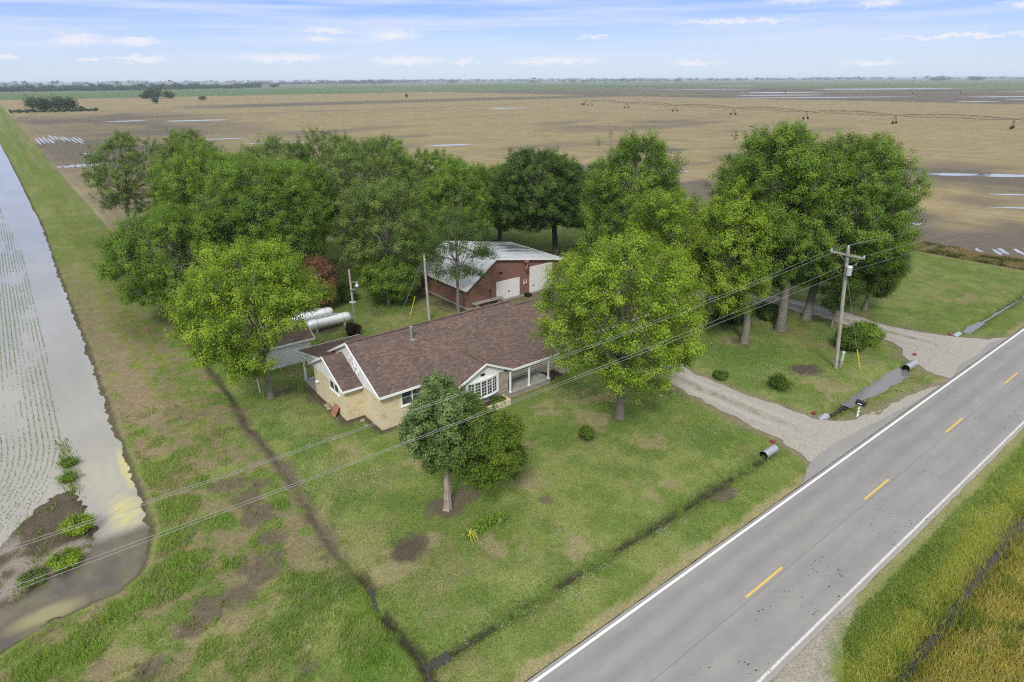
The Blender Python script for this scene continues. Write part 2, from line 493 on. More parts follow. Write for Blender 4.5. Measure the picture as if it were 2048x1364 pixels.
def mat_barnroof():
    m, n, out = nt('galvanised_roof'); p = principled(n, out, .42, .25, .5)
    uv = coord(n, 'UV'); s = n.nodes.new('ShaderNodeSeparateXYZ'); n.links.new(uv, s.inputs[0])
    t = mth(n, 'FRACT', mth(n, 'DIVIDE', s.outputs[0], .3))
    rib = ramp(n, t, [(0, .72), (.12, 1.05), (.3, 1.0), (1, 1.0)])
    f = noise(n, mapping(n, uv, (.9, .22, 1)), 1.2, 5, .65)
    c = ramp(n, f, [(.3, (.46, .48, .50)), (.6, (.66, .68, .70))])
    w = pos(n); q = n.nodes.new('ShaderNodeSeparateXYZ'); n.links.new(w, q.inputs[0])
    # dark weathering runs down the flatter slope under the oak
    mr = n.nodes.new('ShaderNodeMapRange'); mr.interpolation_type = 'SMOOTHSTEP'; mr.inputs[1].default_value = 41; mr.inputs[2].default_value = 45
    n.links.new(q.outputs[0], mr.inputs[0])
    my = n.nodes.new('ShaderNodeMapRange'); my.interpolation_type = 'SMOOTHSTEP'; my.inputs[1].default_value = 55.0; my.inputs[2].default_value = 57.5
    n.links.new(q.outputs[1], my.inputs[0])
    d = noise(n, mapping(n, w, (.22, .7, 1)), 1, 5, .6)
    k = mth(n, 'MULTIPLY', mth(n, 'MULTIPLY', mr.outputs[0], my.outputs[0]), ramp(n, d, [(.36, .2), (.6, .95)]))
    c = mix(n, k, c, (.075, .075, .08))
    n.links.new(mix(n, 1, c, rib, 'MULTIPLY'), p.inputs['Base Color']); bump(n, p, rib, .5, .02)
    return m
M['barn_roof'] = mat_barnroof()
M['concrete'] = simple('concrete', (.36, .35, .325), .9, 0, .2, .2, 5, .2)
M['glass'] = simple('dark_window_glass', (.045, .055, .065), .06, 0, .6, .25, 1.2)
M['bark'] = simple('grey_brown_bark', (.205, .185, .15), .95, 0, .1, .35, 9, .6)
M['bark_dark'] = simple('dark_bark', (.085, .072, .058), .95, 0, .1, .35, 9, .6)
M['bark_cedar'] = simple('cedar_bark', (.36, .29, .25), .95, 0, .1, .4, 12, .8)
M['pole_wood'] = simple('weathered_pole', (.40, .37, .33), .9, 0, .15, .25, 8, .3)
M['grey_wood'] = simple('grey_planks', (.32, .30, .265), .9, 0, .15, .3, 8, .3)
M['steel'] = simple('galvanised_steel', (.46, .47, .49), .38, .6, .5, .12, 3)
M['tank'] = simple('silver_tank_paint', (.68, .69, .70), .35, .3, .5, .14, 1.5)
M['tank_white'] = simple('chalky_white_paint', (.62, .63, .64), .6, 0, .3, .14, 1)
M['dark'] = simple('black_plastic', (.018, .018, .02), .45, 0, .4, .3)
M['black_inside'] = simple('pipe_inside', (.006, .006, .006), .9, 0, .1, .2)
M['yellow'] = simple('yellow_guard', (.75, .62, .05), .45, 0, .4, .08)
M['red'] = simple('dull_red_paint', (.22, .045, .04), .7, 0, .3, .25)
M['terracotta'] = simple('red_brown_board', (.36, .155, .105), .85, 0, .2, .15)
M['wire'] = simple('bare_wire', (.34, .34, .33), .45, .3, .4, .05)
M['paver'] = simple('dark_paver', (.085, .055, .048), .9, 0, .2, .3, 5, .3)
M['rock'] = simple('field_rock', (.33, .27, .19), .9, 0, .2, .25, 6, .4)
M['green_grey'] = simple('pedestal_paint', (.47, .55, .47), .5, 0, .3, .06)
M['rust'] = simple('rusty_steel', (.15, .085, .07), .8, .2, .3, .3)
M['amber'] = simple('warm_flowers', (.5, .18, .03), .6, 0, .3, .3)
M['fabric'] = simple('curtain', (.38, .38, .37), .9, 0, .1, .15, 12)
# ------------------------------------------------------------------ the lie of the land (metres; X runs along the road, Y away from it)
CANAL_BANK = [(-40, 27.2), (-12, 28.6), (-5.4, 29.5), (-3.3, 30.4), (-1.9, 30.3), (-.6, 30.5), (.3, 31), (1.0, 32.3), (1.6, 34.3), (1.7, 36.5), (1.7, 39.6), (1.75, 43.2),
              (1.8, 48.9), (1.85, 54.9), (2, 62.7), (2.05, 67.8), (2.1, 80.2), (2.2, 103.3), (2.6, 133.2), (2.3, 168), (1.6, 245.7), (.4, 343), (-3, 500)]
FLOOD = CANAL_BANK + [(-3, 900), (-600, 900), (-600, 27)]
ISLAND = [(-40, 36.5), (-12, 37.2), (-5.2, 38.4), (-3.8, 40.6), (-2.4, 42.2), (-1.3, 43.2), (-1.2, 40.3), (-1.15, 38.2), (-1.0, 36.9), (-1.25, 35.2), (-2.6, 34.1), (-3.7, 33.5), (-5.3, 32.6), (-12, 31.5), (-40, 30)]
DITCH_SIDE = np.array([(16.7, 8.6), (18.2, 8.8), (22.6, 8.85), (27.9, 9.1), (30.7, 9.05), (36.2, 9.45), (42.8, 9.4), (52, 9.7), (61.7, 9.7), (73.6, 10.2), (99.4, 11.0), (115, 11.2)])
def xside(y): return np.interp(y, DITCH_SIDE[:, 0], DITCH_SIDE[:, 1])
def gate(v, a, b, s=.6): return sstep(a - s, a + s, v) * (1 - sstep(b - s, b + s, v))

def ground_z(x, y, detail=True):
    x = np.asarray(x, float); y = np.asarray(y, float)
    z = np.zeros(np.broadcast(x, y).shape)
    x, y = np.broadcast_arrays(x, y)
    gaps = (1 - gate(x, 36.3, 42.7)) * (1 - gate(x, 57.6, 67.9)) * sstep(8.2, 9.5, x) * (1 - sstep(160, 190, x))
    wob = .35 * (fbm(x, y * 0, 2.2, 5, 4) - .5)
    dw = (.55 + .32 * gate(x, 46.5, 58, 1.5) + .25 * gate(x, 68, 76, 3)) * (1 + 1.1 * (fbm(x, y, .9, 8, 4) - .5))
    za = (.40 + .10 * gate(x, 45.5, 58, 1)) * np.exp(-((y - 17.5 - wob) / dw) ** 2) * gaps
    near = sstep(13.5, 15.5, y) * (1 - sstep(100, 112, y))
    z = z - np.maximum(za, (.30 + .10 * (fbm(y, x * 0, 1.6, 7, 3) - .5)) * np.exp(-((x - xside(y) + .7 * (fbm(y, x * 0, 1.8, 6, 4) - .5)) / .33) ** 2) * near)
    z = z - .55 * np.exp(-((y - 4.8) / .6) ** 2) * sstep(20.5, 24, x)
    z = z - .12 * (1 - sstep(4.6, 8.0, y)) * sstep(18, 24, x)
    z = z + .30 * np.exp(-((x - 5.2) / 1.7) ** 2) * sstep(34, 46, y)
    m = (x < 4.5) & (y > 20)
    if m.any():
        xm, ym = x[m], y[m]
        sh = .55 * (fbm(xm, ym, 1.6, 21, 4) - .5) + .5 * (fbm(xm, ym, .5, 22, 3) - .5)
        d = poly_sd(xm, ym, FLOOD) + sh
        k = 1 - sstep(-1.1, .25, d)
        isl = poly_sd(xm, ym, ISLAND) + sh * 2.2
        up = 1 - sstep(-.55, .35, isl)
        zz = z[m] * (1 - k) - .62 * k * (1 - up) - .02 * k * up
        z[m] = zz
    if detail:
        nearm = (np.abs(x) < 150) & (y < 150)
        z = z + np.where(nearm, .05 * (fbm(x, y, 2.4, 31, 4) - .5), 0)
        flat = gate(y, 7.6, 15.0, .4) + gate(x, 36.3, 42.7, .5) * gate(y, 14, 38, .5) + gate(x, 57, 70, .5) * gate(y, 14, 40, .5)
        z = z * (1 - np.clip(flat, 0, 1) * .9) - .012 * np.clip(flat, 0, 1)
    return z
def gz(x, y): return float(ground_z(np.array([x]), np.array([y]), True)[0])

SOIL = [(6.4, 35.0, 1.7), (6.6, 32.0, 1.2), (5.5, 27.8, 1.4), (3.9, 26.6, 1.2), (2.5, 26.6, .9), (1.5, 25.8, .7), (6.4, 29.6, .9), (15.3, 26.0, 1.0), (16.9, 26.3, .8), (20.3, 22.9, .5),
        (14.8, 43.6, .9), (14.9, 45.4, 1.0), (13.0, 46.4, 1.0), (15.0, 38.6, .7), (29.2, 17.0, 1.0), (-.4, 24.6, .6), (4.9, 20.7, .6), (34.3, 54.5, 1.2), (34.2, 57, 1.2), (34.2, 61, 1.3),
        (50.5, 29.4, 1.1), (56.2, 28.9, .8), (60.6, 28.7, .8), (30.9, 26.9, .5), (68.5, 26.5, .7), (60.8, 26.2, .6), (27.0, 26.5, .5), (21.6, 57.2, 1.4)]
SOIL2 = [(12.05, 24.4, 1.25, .95), (49.2, 22.5, 1.7, 1.2)]      # dug-over beds
STRAW = [(32.4, 30.3, 2.2), (38.2, 32.9, 1.6), (29.1, 28, 1.6), (26.4, 19, 1.1), (20.9, 25, 1.5), (15.9, 21.5, 1.2), (18.8, 18.7, 1.4), (1.6, 24.6, 1.1), (-1.2, 25.5, 1.1), (5.4, 21.6, .7), (3.3, 24.6, 1.1), (4.4, 24.9, .8),
         (5, 51.2, 2.2), (4.9, 63.9, 2.2), (5.5, 77.4, 2.2), (11.2, 25.0, .7), (12.9, 23.4, .6), (11.0, 23.8, .5), (13.6, 35.2, 1.1), (16.4, 30.7, 1.0), (30.3, 23.4, 1.6), (10.2, 23.2, 1.1), (81.2, 22.6, 3.4), (47.6, 20.4, 1.9), (23.6, 28.8, 1.6), (22, 29.8, 1.3), (13.4, 24.6, 1.0), (11.2, 25.2, .7), (50.2, 30, 1.6), (27.5, 31.5, 1.3)]
LUSH_AND_SHADE = [(10.2, 41.2, 1.7), (11.5, 36.9, 1.6), (11.2, 30.1, 1.4), (7, 24.4, 1.8), (4.9, 23.4, 1.1), (-.3, 23.6, 1.2), (17.8, 24.9, .6), (25, 27.8, 1.7), (33.6, 20.9, 2.3), (44, 24.4, 2.8), (31, 26.4, 1.8), (8.4, 48.5, 1.7), (30.3, 71.5, 4), (30, 59.6, 3), (47.5, 28, 4)]  # rank green patches, and shadows of cedar and trees painted as darker grass
CLOVER = [(13, 40.8, 2.4), (12.4, 45.3, 2.2), (13.1, 31.2, 2.2), (10.9, 33.7, 1.4), (12.4, 21, 1), (35.9, 28.7, 2.2), (31.4, 22.6, 1.9), (18.9, 19.6, 1.1), (15.1, 18, 1.1), (18.6, 17.2, 1.2), (12.1, 18, 1.2), (34.1, 22.1, 1.6), (47, 24, 2.6), (16.5, 16.2, 1.2), (24, 16.0, 1.5), (52, 16, 1.5), (12.2, 38, 1.8), (72, 23, 3)]
TUFT = [(3.2, 39.8, 1.7), (3.0, 36.1, 1.6), (4.6, 37.3, 1.0), (2.2, 32.7, 1.3), (2.6, 30.2, 1.1), (1.0, 30.2, .9), (1.3, 29, 1.3), (-1.1, 28.9, 1.3), (-2.3, 28.2, 1.3), (-4.2, 27.6, 1.3), (3.9, 49, .7), (7.8, 32.2, .5), (4.1, 28.9, .6), (4.7, 33, .9), (3.4, 44.2, .6), (2.7, 46.6, .5), (4.8, 41.4, .8), (6.4, 38.8, .6), (7.2, 43, .7)]
def blobs(x, y, L, wob):
    t = np.zeros(x.shape)
    for b in L:
        rx, ry = b[2], b[3] if len(b) > 3 else b[2]
        m = (np.abs(x - b[0]) < rx * 1.9) & (np.abs(y - b[1]) < ry * 1.9)
        if m.any():
            d = np.sqrt(((x[m] - b[0]) / rx) ** 2 + ((y[m] - b[1]) / ry) ** 2) + wob[m]
            t[m] = np.maximum(t[m], 1 - sstep(.6, 1.15, d))
    return t

def C(*v): return np.array(v)
G_MID, G_LIGHT, G_DARK, G_YEL = C(.153, .206, .053), C(.222, .252, .086), C(.108, .170, .041), C(.235, .255, .05)
T_STRAW, T_SOIL, T_MUD, T_TAN = C(.285, .235, .135), C(.130, .104, .080), C(.048, .041, .032), C(.265, .205, .135)
T_OLIVE = C(.205, .175, .035)
def lerp(a, b, t): return a + (b - a) * t[..., None]
def ground_col(x, y):
    """base colour of the ground cover: lawn, rank grass, straw, bare soil, mud, painted tree shade"""
    n1 = fbm(x, y, 3.2, 41, 4); n2 = fbm(x, y, 1.1, 42, 4); n3 = fbm(x, y, 9, 43, 3); n4 = fbm(x, y, .45, 44, 3)
    w = (fbm(x, y, 1.3, 45, 4) - .5) * 1.5 + (n4 - .5) * .7
    c = lerp(np.broadcast_to(G_MID, x.shape + (3,)), G_LIGHT, sstep(.42, .66, n1 * .6 + n2 * .4))
    c = lerp(c, G_DARK, sstep(.52, .7, fbm(x, y, 1.9, 46, 4)) * .45)
    lawn = (x > 9) & (y > 14)
    dry = sstep(.53, .68, fbm(x, y, 1.5, 47, 5) * .6 + n3 * .4)
    c = lerp(c, T_STRAW * .85, dry * .4 * lawn)
    c = lerp(c, G_DARK, blobs(x, y, LUSH_AND_SHADE, w) * .7)
    c = lerp(c, T_STRAW, blobs(x, y, STRAW, w) * sstep(.36, .58, n2) * .7)
    # levee between the flooded field and the side ditch
    lev = (x < xside(y)) & (y > 14)
    far = sstep(60, 95, y)
    a = sstep(.30, .50, fbm(x, y * .35, .9, 48, 5)) * gate(x, 1.2, 5.3, 1.2) * gate(y, 37, 105, 6) * (1 - far * .55)
    c = lerp(c, T_TAN, a * lev * .85)
    b = sstep(.46, .58, fbm(x, y, 1.0, 49, 5)) * lev * (1 - far * .75) * (1 - .8 * (1 - sstep(23.5, 26.5, y)) * sstep(3.2, 4.6, x) - .4 * (1 - sstep(22, 25, y)))
    c = lerp(c, T_TAN * .9, b * .75)
    rut = np.exp(-((x - 6.6) / .28) ** 2) + np.exp(-((x - 4.9) / .28) ** 2)
    c = lerp(c, G_YEL * .85, np.clip(rut, 0, 1) * lev * gate(y, 48, 400, 8) * .55)
    # right-hand verge
    ver = (y < 8.0)
    c = lerp(c, G_YEL, ver * (1 - sstep(5.8, 7.4, y)) * .55 * np.ones(x.shape))
    c = lerp(c, T_OLIVE, ver * (1 - sstep(3.0, 4.2, y)) * .9 * np.ones(x.shape))
    c = lerp(c, T_MUD * 1.6, ver * np.exp(-((y - 4.9 - (n1 - .5) * .9) / .5) ** 2) * .8 * (x > 22))
    # bare soil
    c = lerp(c, T_SOIL, blobs(x, y, SOIL, w) * sstep(.25, .45, n4 * .5 + n2 * .5) * .85)
    c = lerp(c, T_SOIL * .8, blobs(x, y, SOIL2, w * .75))
    track = np.exp(-((x - xside(y) + .12 + (n1 - .5) * .9 + (n4 - .5) * .5) / .46) ** 2) * gate(y, 25.5, 46, 2.5) * sstep(.22, .42, n2)
    c = lerp(c, T_SOIL * 1.1, np.clip(track * 1.25, 0, 1) * .93)
    c = lerp(c, T_MUD, np.exp(-((x - xside(y)) / .28) ** 2) * gate(y, 46, 110, 3) * .75)
    c = lerp(c, T_MUD * .75, np.clip(1.3 * np.exp(-((x - xside(y) + .7 * (fbm(y, x * 0, 1.8, 6, 4) - .5)) / (.26 + .3 * (n2 - .5))) ** 2), 0, 1) * gate(y, 15.2, 24.5, .8) * .9 * sstep(.32, .48, n2))
    dg = (1 - gate(x, 36, 43)) * (1 - gate(x, 57.5, 68)) * (x > 8.6)
    c = lerp(c, G_DARK * .8, np.exp(-((y - 17.65) / .5) ** 2) * dg * .55)
    c = lerp(c, T_MUD, np.clip(1.2 * np.exp(-((y - 17.5 - (n1 - .5) * .35) / .2) ** 2), 0, 1) * dg * .85 * sstep(.36, .52, n2))
    # bed round the house, edges of the drives, shoulder of the road
    hd = np.minimum(poly_sd(x, y, [(16.5, 36.14), (45, 36.14), (45, 45), (16.5, 45)]), poly_sd(x, y, [(15.1, 39), (17, 39), (17, 45), (15.1, 45)]))
    c = lerp(c, T_SOIL * .75, (1 - sstep(.25, .75, hd + w * .25)) * (hd > -1) * .92)
    bd = poly_sd(x, y, [(35.5, 53.1), (49, 53.1), (49, 63), (35.5, 63)])
    c = lerp(c, T_SOIL * .9, (1 - sstep(.4, 1.2, bd + w * .4)) * .85)
    sh = gate(y, 14.1, 14.75 + (n2 - .5) * .8, .2) + .6 * gate(y, 7.55, 8.3, .2)
    c = lerp(c, T_STRAW * 1.15, np.clip(sh, 0, 1) * .8)
    d1 = poly_sd(x, y, DRIVE1); d2 = poly_sd(x, y, DRIVE2)
    dd = np.minimum(d1, d2)
    c = lerp(c, C(.22, .185, .13), (1 - sstep(.1, 1.1, dd + w * .5)) * .8)
    bf = poly_sd(x, y, [(38, 47.5), (50, 47.5), (51, 53.1), (38, 53.1)])
    c = lerp(c, C(.20, .165, .10), (1 - sstep(-.3, 1.0, bf + w * .6)) * .85)
    to = poly_sd(x, y, [(5, 7.9), (5, 3), (19, 3.5), (22, 7), (26.8, 8.3)])
    c = lerp(c, C(.33, .30, .255), (1 - sstep(-.2, .7, to + w * .6)))
    # canal bank mud, island
    m = (x < 4.2) & (y > 24)
    if m.any():
        xm, ym, wm = x[m], y[m], w[m]
        d = poly_sd(xm, ym, FLOOD) + wm * .25
        cm = c[m]
        cm = lerp(cm, T_SOIL * .62, (1 - sstep(-.12, .16, d)) * .8)
        isl = poly_sd(xm, ym, ISLAND)
        it = lerp(np.broadcast_to(T_SOIL * .85, cm.shape), C(.27, .235, .20), sstep(.45, .62, fbm(xm, ym, 1.6, 50, 4)) * gate(ym, 33, 38.5, 1))
        cm = lerp(cm, it, (1 - sstep(-.1, .5, isl + wm * .3)))
        c[m] = cm
    # dead strip between the lawn and the ploughed field
    e = gate(x, 99.2 + (n1 - .5) * 3, 104.5, .6) * (y > 15)
    c = lerp(c, C(.30, .23, .13), np.clip(e, 0, 1) * .85)
    # farther off, where blades are missing, their shade is darkened into the colour
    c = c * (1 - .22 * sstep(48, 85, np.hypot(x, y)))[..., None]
    return np.clip(c, .008, .8)

DRIVE1 = [(36.0, 14.0), (36.7, 15.6), (37.4, 17.9), (37.5, 20.3), (37.8, 23.4), (38.1, 26.1), (38.2, 28.5), (38.0, 31), (37.2, 33.5), (36.6, 35.8), (43.2, 35.8), (42.6, 33), (41.7, 30), (41.5, 28.3), (41.5, 26.6), (41.4, 23.7), (41.7, 21.3), (41.9, 18.9), (42.3, 17.3), (43.4, 16.3), (46.3, 15.7), (49.5, 15.2), (53.5, 14.8), (55.5, 14.2), (45, 13.9)]
DRIVE2 = [(57.0, 14.2), (57.2, 16.2), (58.7, 18.4), (60.6, 19.2), (61.4, 20.5), (61.6, 22), (62.6, 25.3), (63.0, 28.8), (62.3, 32.2), (60.3, 36.2), (57, 41), (52, 46.5), (49, 48.4), (49.5, 52.2), (54, 50.5), (59.5, 45), (63.6, 39), (65.6, 34.5), (66, 32.2), (66.2, 27.9), (65.7, 24.5), (65.8, 22.2), (66.3, 20), (67.3, 17.8), (69.2, 15.4), (71.5, 14.2)]

def axis(fine0, fine1, step, mid0, mid1, step2, lo, hi, grow=1.16):
    a = list(np.arange(fine0, fine1, step))
    b = list(np.arange(fine1, mid1, step2))
    c = list(np.arange(mid0, fine0, step2))
    v = c + a + b
    up = [mid1]; s = step2
    while up[-1] < hi: up.append(up[-1] + s); s *= grow
    dn = [mid0 - step2]; s = step2
    while dn[-1] > lo: s *= grow; dn.append(dn[-1] - s)
    return np.array(sorted(set(dn + v + up)))
gx = axis(-7, 58, .17, -14, 106, .45, -14000, 14000)
gy = axis(3.0, 60, .17, -12, 125, .5, -14000, 14000)
X, Y = np.meshgrid(gx, gy, indexing='ij')
Z = ground_z(X, Y)
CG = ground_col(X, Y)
nx, ny = X.shape
idx = np.arange(nx * ny).reshape(nx, ny)
F = np.stack([idx[:-1, :-1], idx[1:, :-1], idx[1:, 1:], idx[:-1, 1:]], -1).reshape(-1, 4)
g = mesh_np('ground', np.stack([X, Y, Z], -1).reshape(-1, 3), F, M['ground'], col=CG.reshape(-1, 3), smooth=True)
tag(g, 'mown lawn, grassy levee, bare soil and drainage ditches of the farmstead', 'ground', kind='structure')

# ------------------------------------------------------------------ sheets laid on the ground
def rough(P, step, amp, sc, seed, skip=None):
    """outline resampled every step metres and roughened by amp"""
    out = []
    n = len(P)
    for i in range(n):
        a = np.array(P[i], float); b = np.array(P[(i + 1) % n], float)
        k = max(1, int(np.hypot(*(b - a)) / step))
        for j in range(k):
            out.append(a + (b - a) * j / k)
    o = np.array(out)
    t = np.roll(o, -1, 0) - np.roll(o, 1, 0)
    nn = np.stack([t[:, 1], -t[:, 0]], 1); nn /= np.maximum(1e-6, np.linalg.norm(nn, axis=1))[:, None]
    k = (fbm(o[:, 0], o[:, 1], sc, seed, 4) - .5) * 2 * amp
    if skip is not None: k = k * (1 - skip(o[:, 0], o[:, 1]))
    return o + nn * k[:, None]
def sheet(name, P, z, mat, label=None, cat=None):
    me = bpy.data.meshes.new(name)
    me.from_pydata([(float(p[0]), float(p[1]), z) for p in P], [], [list(range(len(P)))])
    me.update()
    if me.polygons[0].normal.z < 0: me.flip_normals()
    me.materials.append(mat)
    o = bpy.data.objects.new(name, me); COL.objects.link(o)
    tag(o, label, cat, kind='structure'); return o

onroad = lambda x, y: 1 - sstep(14.4, 15.2, y)
sheet('gravel_driveway', rough(DRIVE1, .25, .4, .9, 61, onroad), .010, M['gravel'], 'pale gravel driveway leading to the house past the mailbox', 'driveway')
sheet('gravel_driveway', rough(DRIVE2, .25, .4, .9, 62, onroad), .010, M['gravel'], 'pale gravel driveway curving behind the tall trees towards the barn', 'driveway')
# road with the paved aprons of the two drives
edge = [(-400, 14.22), (33.2, 14.22), (34.1, 14.4), (35.3, 14.9), (36.8, 15.25), (39.6, 15.3), (43.1, 15.05), (46.3, 14.75), (49.7, 14.45), (54, 14.3), (57.8, 14.3), (60.1, 14.75), (62.6, 14.75), (65, 14.6), (66.4, 14.85), (68.4, 14.9), (70.2, 14.5), (72.1, 14.22), (3000, 14.22)]
rd = rough(edge, .5, .05, .7, 63)[:-1]
rd = [p for p in rd if p[0] < 200] + [np.array((3000, 14.2))]
rl = np.stack([np.arange(190, -60, -.5), np.full(500, 7.98)], 1); rl[:, 1] += (fbm(rl[:, 0], rl[:, 1], .8, 64, 4) - .5) * .16
sheet('road', list(rd) + [np.array((3000, 7.98))] + list(rl) + [np.array((-400, 7.98))], .022, M['asphalt'], 'grey two-lane asphalt county road', 'road')
def strip(name, x0, x1, y0, y1, z, mat, n=1):
    return sheet(name, [(x0, y0), (x1, y0), (x1, y1), (x0, y1)], z, mat)
tag(strip('road_marking', -400, 2500, 13.93, 14.06, .027, M['line_white']), 'solid white edge line beside the lawn', 'road marking')
tag(strip('road_marking', -400, 2500, 8.20, 8.32, .027, M['line_white_worn']), 'faded white edge line beside the rank verge', 'road marking')
for i in range(-3, 30):
    x0 = 22.9 + i * 12.19
    if x0 < -15 or x0 > 260: continue
    tag(strip('road_marking', x0, x0 + 3.2, 11.135, 11.255, .027, M['line_yellow']), 'yellow centre dash of the country road', 'road marking', 'yellow centre dashes')
# water
sheet('flood_water', [(-600, 20), (3.4, 20), (3.4, 900), (-600, 900)], -.22, M['flood_water'], 'grey flood water in the rice field and drainage canal', 'water')
sheet('ditch_water', [(46.2, 16.2), (57.8, 16.2), (57.8, 18.8), (46.2, 18.8)], -.30, M['ditch_pool'], 'standing water in the roadside ditch between the drives', 'water')
sheet('ditch_water', [(43.2, 16.4), (46.1, 16.4), (46.1, 18.6), (43.2, 18.6)], -.34, M['ditch_water'], 'dark weedy water in the ditch behind the mailbox', 'water')
sheet('ditch_water', [(67.4, 16.2), (75, 16.2), (75, 18.8), (67.4, 18.8)], -.32, M['ditch_pool'], 'standing water in the roadside ditch past the far drive', 'water')
sheet('ditch_water', [(7.6, 14.6), (10.1, 14.6), (10.1, 24), (7.6, 24)], -.29, M['ditch_water'], 'dark water in the side ditch beside the lawn', 'water')
sheet('ditch_water', [(24, 3.6), (300, 3.6), (300, 6.0), (24, 6.0)], -.58, M['ditch_water'], 'dark water in the overgrown ditch beyond the road', 'water')
sheet('ditch_water', [(11.2, 16.4), (34.5, 16.4), (34.5, 18.6), (11.2, 18.6)], -.425, M['ditch_water'], 'narrow dark water along the front lawn ditch', 'water')

sheet('ditch_water', [(75.1, 16.2), (150, 16.2), (150, 18.8), (75.1, 18.8)], -.385, M['ditch_pool'], 'thin broken water in the roadside ditch toward the bare field', 'water')
# ------------------------------------------------------------------ open fields beyond the farmstead
def mat_field():
    m, n, out = nt('stubble_field'); p = principled(n, out, .98, 0, .03)
    a = n.nodes.new('ShaderNodeVertexColor'); a.layer_name = 'Col'
    w = pos(n)
    sx = noise(n, mapping(n, w, (.22, .035, 1)), 1, 6, .7)
    rows = noise(n, mapping(n, w, (1.1, .01, 1)), 1, 3, .6)
    big = noise(n, mapping(n, w, (.004, .012, 1)), 1, 5, .65)
    fine = noise(n, mapping(n, w, (1, .6, 1)), 1.2, 5, .75)
    s = n.nodes.new('ShaderNodeSeparateColor'); n.links.new(a.outputs[0], s.inputs[0])
    # red channel = how bare and wet the soil lies, green channel = green crop
    m1 = noise(n, mapping(n, w, (.022, .05, 1)), 1, 5, .7); m2 = noise(n, mapping(n, w, (.10, .16, 1)), 1, 5, .75)
    k = mth(n, 'ADD', mth(n, 'ADD', mth(n, 'MULTIPLY', big, .55), mth(n, 'MULTIPLY', m1, .6)), mth(n, 'ADD', mth(n, 'MULTIPLY', m2, .55), mth(n, 'MULTIPLY', fine, .25)))
    k = mth(n, 'ADD', mth(n, 'SUBTRACT', k, .985), s.outputs[0])
    straw = ramp(n, mth(n, 'ADD', mth(n, 'MULTIPLY', rows, .3), mth(n, 'ADD', mth(n, 'MULTIPLY', m2, .4), mth(n, 'MULTIPLY', sx, .3))), [(.36, (.17, .134, .072)), (.5, (.248, .199, .11)), (.66, (.345, .287, .173))])
    mud = ramp(n, fine, [(.3, (.088, .076, .064)), (.7, (.14, .122, .104))])
    c = mix(n, ramp(n, k, [(-.0, 0.0), (.12, .3), (.42, .9)]), straw, mud)
    c = mix(n, s.outputs[1], c, ramp(n, sx, [(.3, (.075, .125, .045)), (.7, (.105, .155, .062))]))
    n.links.new(c, p.inputs['Base Color']); bump(n, p, fine, .6, .1)
    return m
M['field'] = mat_field()
def field(name, xs, ys, z, inside, fn, label, cat='field'):
    X, Y = np.meshgrid(xs, ys, indexing='ij')
    idx = np.arange(X.size).reshape(X.shape)
    F = np.stack([idx[:-1, :-1], idx[1:, :-1], idx[1:, 1:], idx[:-1, 1:]], -1)
    xc = (X[:-1, :-1] + X[1:, 1:]) / 2; yc = (Y[:-1, :-1] + Y[1:, 1:]) / 2
    F = F[inside(xc, yc)]
    r, gr = fn(X, Y)
    col = np.stack([r, gr, np.zeros_like(r)], -1).reshape(-1, 3)
    V = np.stack([X, Y, np.full(X.shape, z)], -1).reshape(-1, 3)
    u, inv = np.unique(F, return_inverse=True)
    return tag(mesh_np(name, V[u], inv.reshape(F.shape), M['field'], col=col[u]), label, cat, kind='structure')
def gs(a, b, s, g=1.06):
    v = [a]
    while v[-1] < b: v.append(v[-1] + s); s *= g
    return np.array(v[:-1] + [b])
def wheat(X, Y):
    r = np.zeros(X.shape)
    r += .26 * gate(X, 11, 120, 25) * gate(Y, 300, 600, 60)
    r += .30 * gate(X, 11, 75 + 40 * (fbm(X, Y, 60, 71, 3) - .5), 14) * gate(Y, 225, 600, 30) * sstep(.35, .6, fbm(X, Y, 45, 72, 3))
    r += .22 * gate(X, 11, 40, 10) * gate(Y, 120, 330, 15)
    r += .42 * gate(Y, 640, 735, 14) * sstep(110, 200, X) + .20 * gate(Y, 505, 528, 5) * gate(X, 60, 420, 40)
    r += .55 * gate(X, 100, 128 + 30 * (fbm(X, Y, 18, 73, 3) - .5), 5) * (Y < 95)
    r += .34 * gate(X, 120, 215, 12) * gate(Y, 20, 72, 8) * sstep(.36, .55, fbm(X, Y, 22, 74, 3))
    r += .48 * gate(X, 181, 196, 4) * gate(Y, 20, 120, 20)
    r += .28 * gate(X, 105, 330, 20) * gate(Y, 105, 330, 20) * sstep(.5, .68, fbm(X * .4, Y, 22, 75, 4))
    r += .5 * gate(X, 110, 190, 8) * gate(Y, 116, 150, 8) * sstep(.42, .6, fbm(X * .5, Y, 14, 76, 3))
    r += .5 * sstep(715, 740, X) * sstep(-1, 1, X - 700)
    # straw left in drifts on the wet corner
    r -= .45 * np.exp(-((X - 127) / 12) ** 2 - ((Y - 36) / 5) ** 2) + .35 * np.exp(-((X - 150) / 14) ** 2 - ((Y - 60) / 9) ** 2) + .4 * np.exp(-((X - 140) / 9) ** 2 - ((Y - 46) / 3) ** 2)
    return r, np.zeros(X.shape)
xs = np.concatenate([gs(11, 104, 2.5, 1.0)[:-1], gs(104, 760, 3, 1.04)])
ys = np.concatenate([gs(-300, 18, 12, 1.0)[:-1], gs(18, 116, 3, 1.0)[:-1], gs(116, 1180, 4, 1.035)])
field('wheat_field', xs, ys, .03, lambda x, y: (((y > 116) & (x > 11.5)) | ((x > 104) & (y > 18))) , wheat, 'tan wheat stubble field spread behind the farmstead, dark where wet')
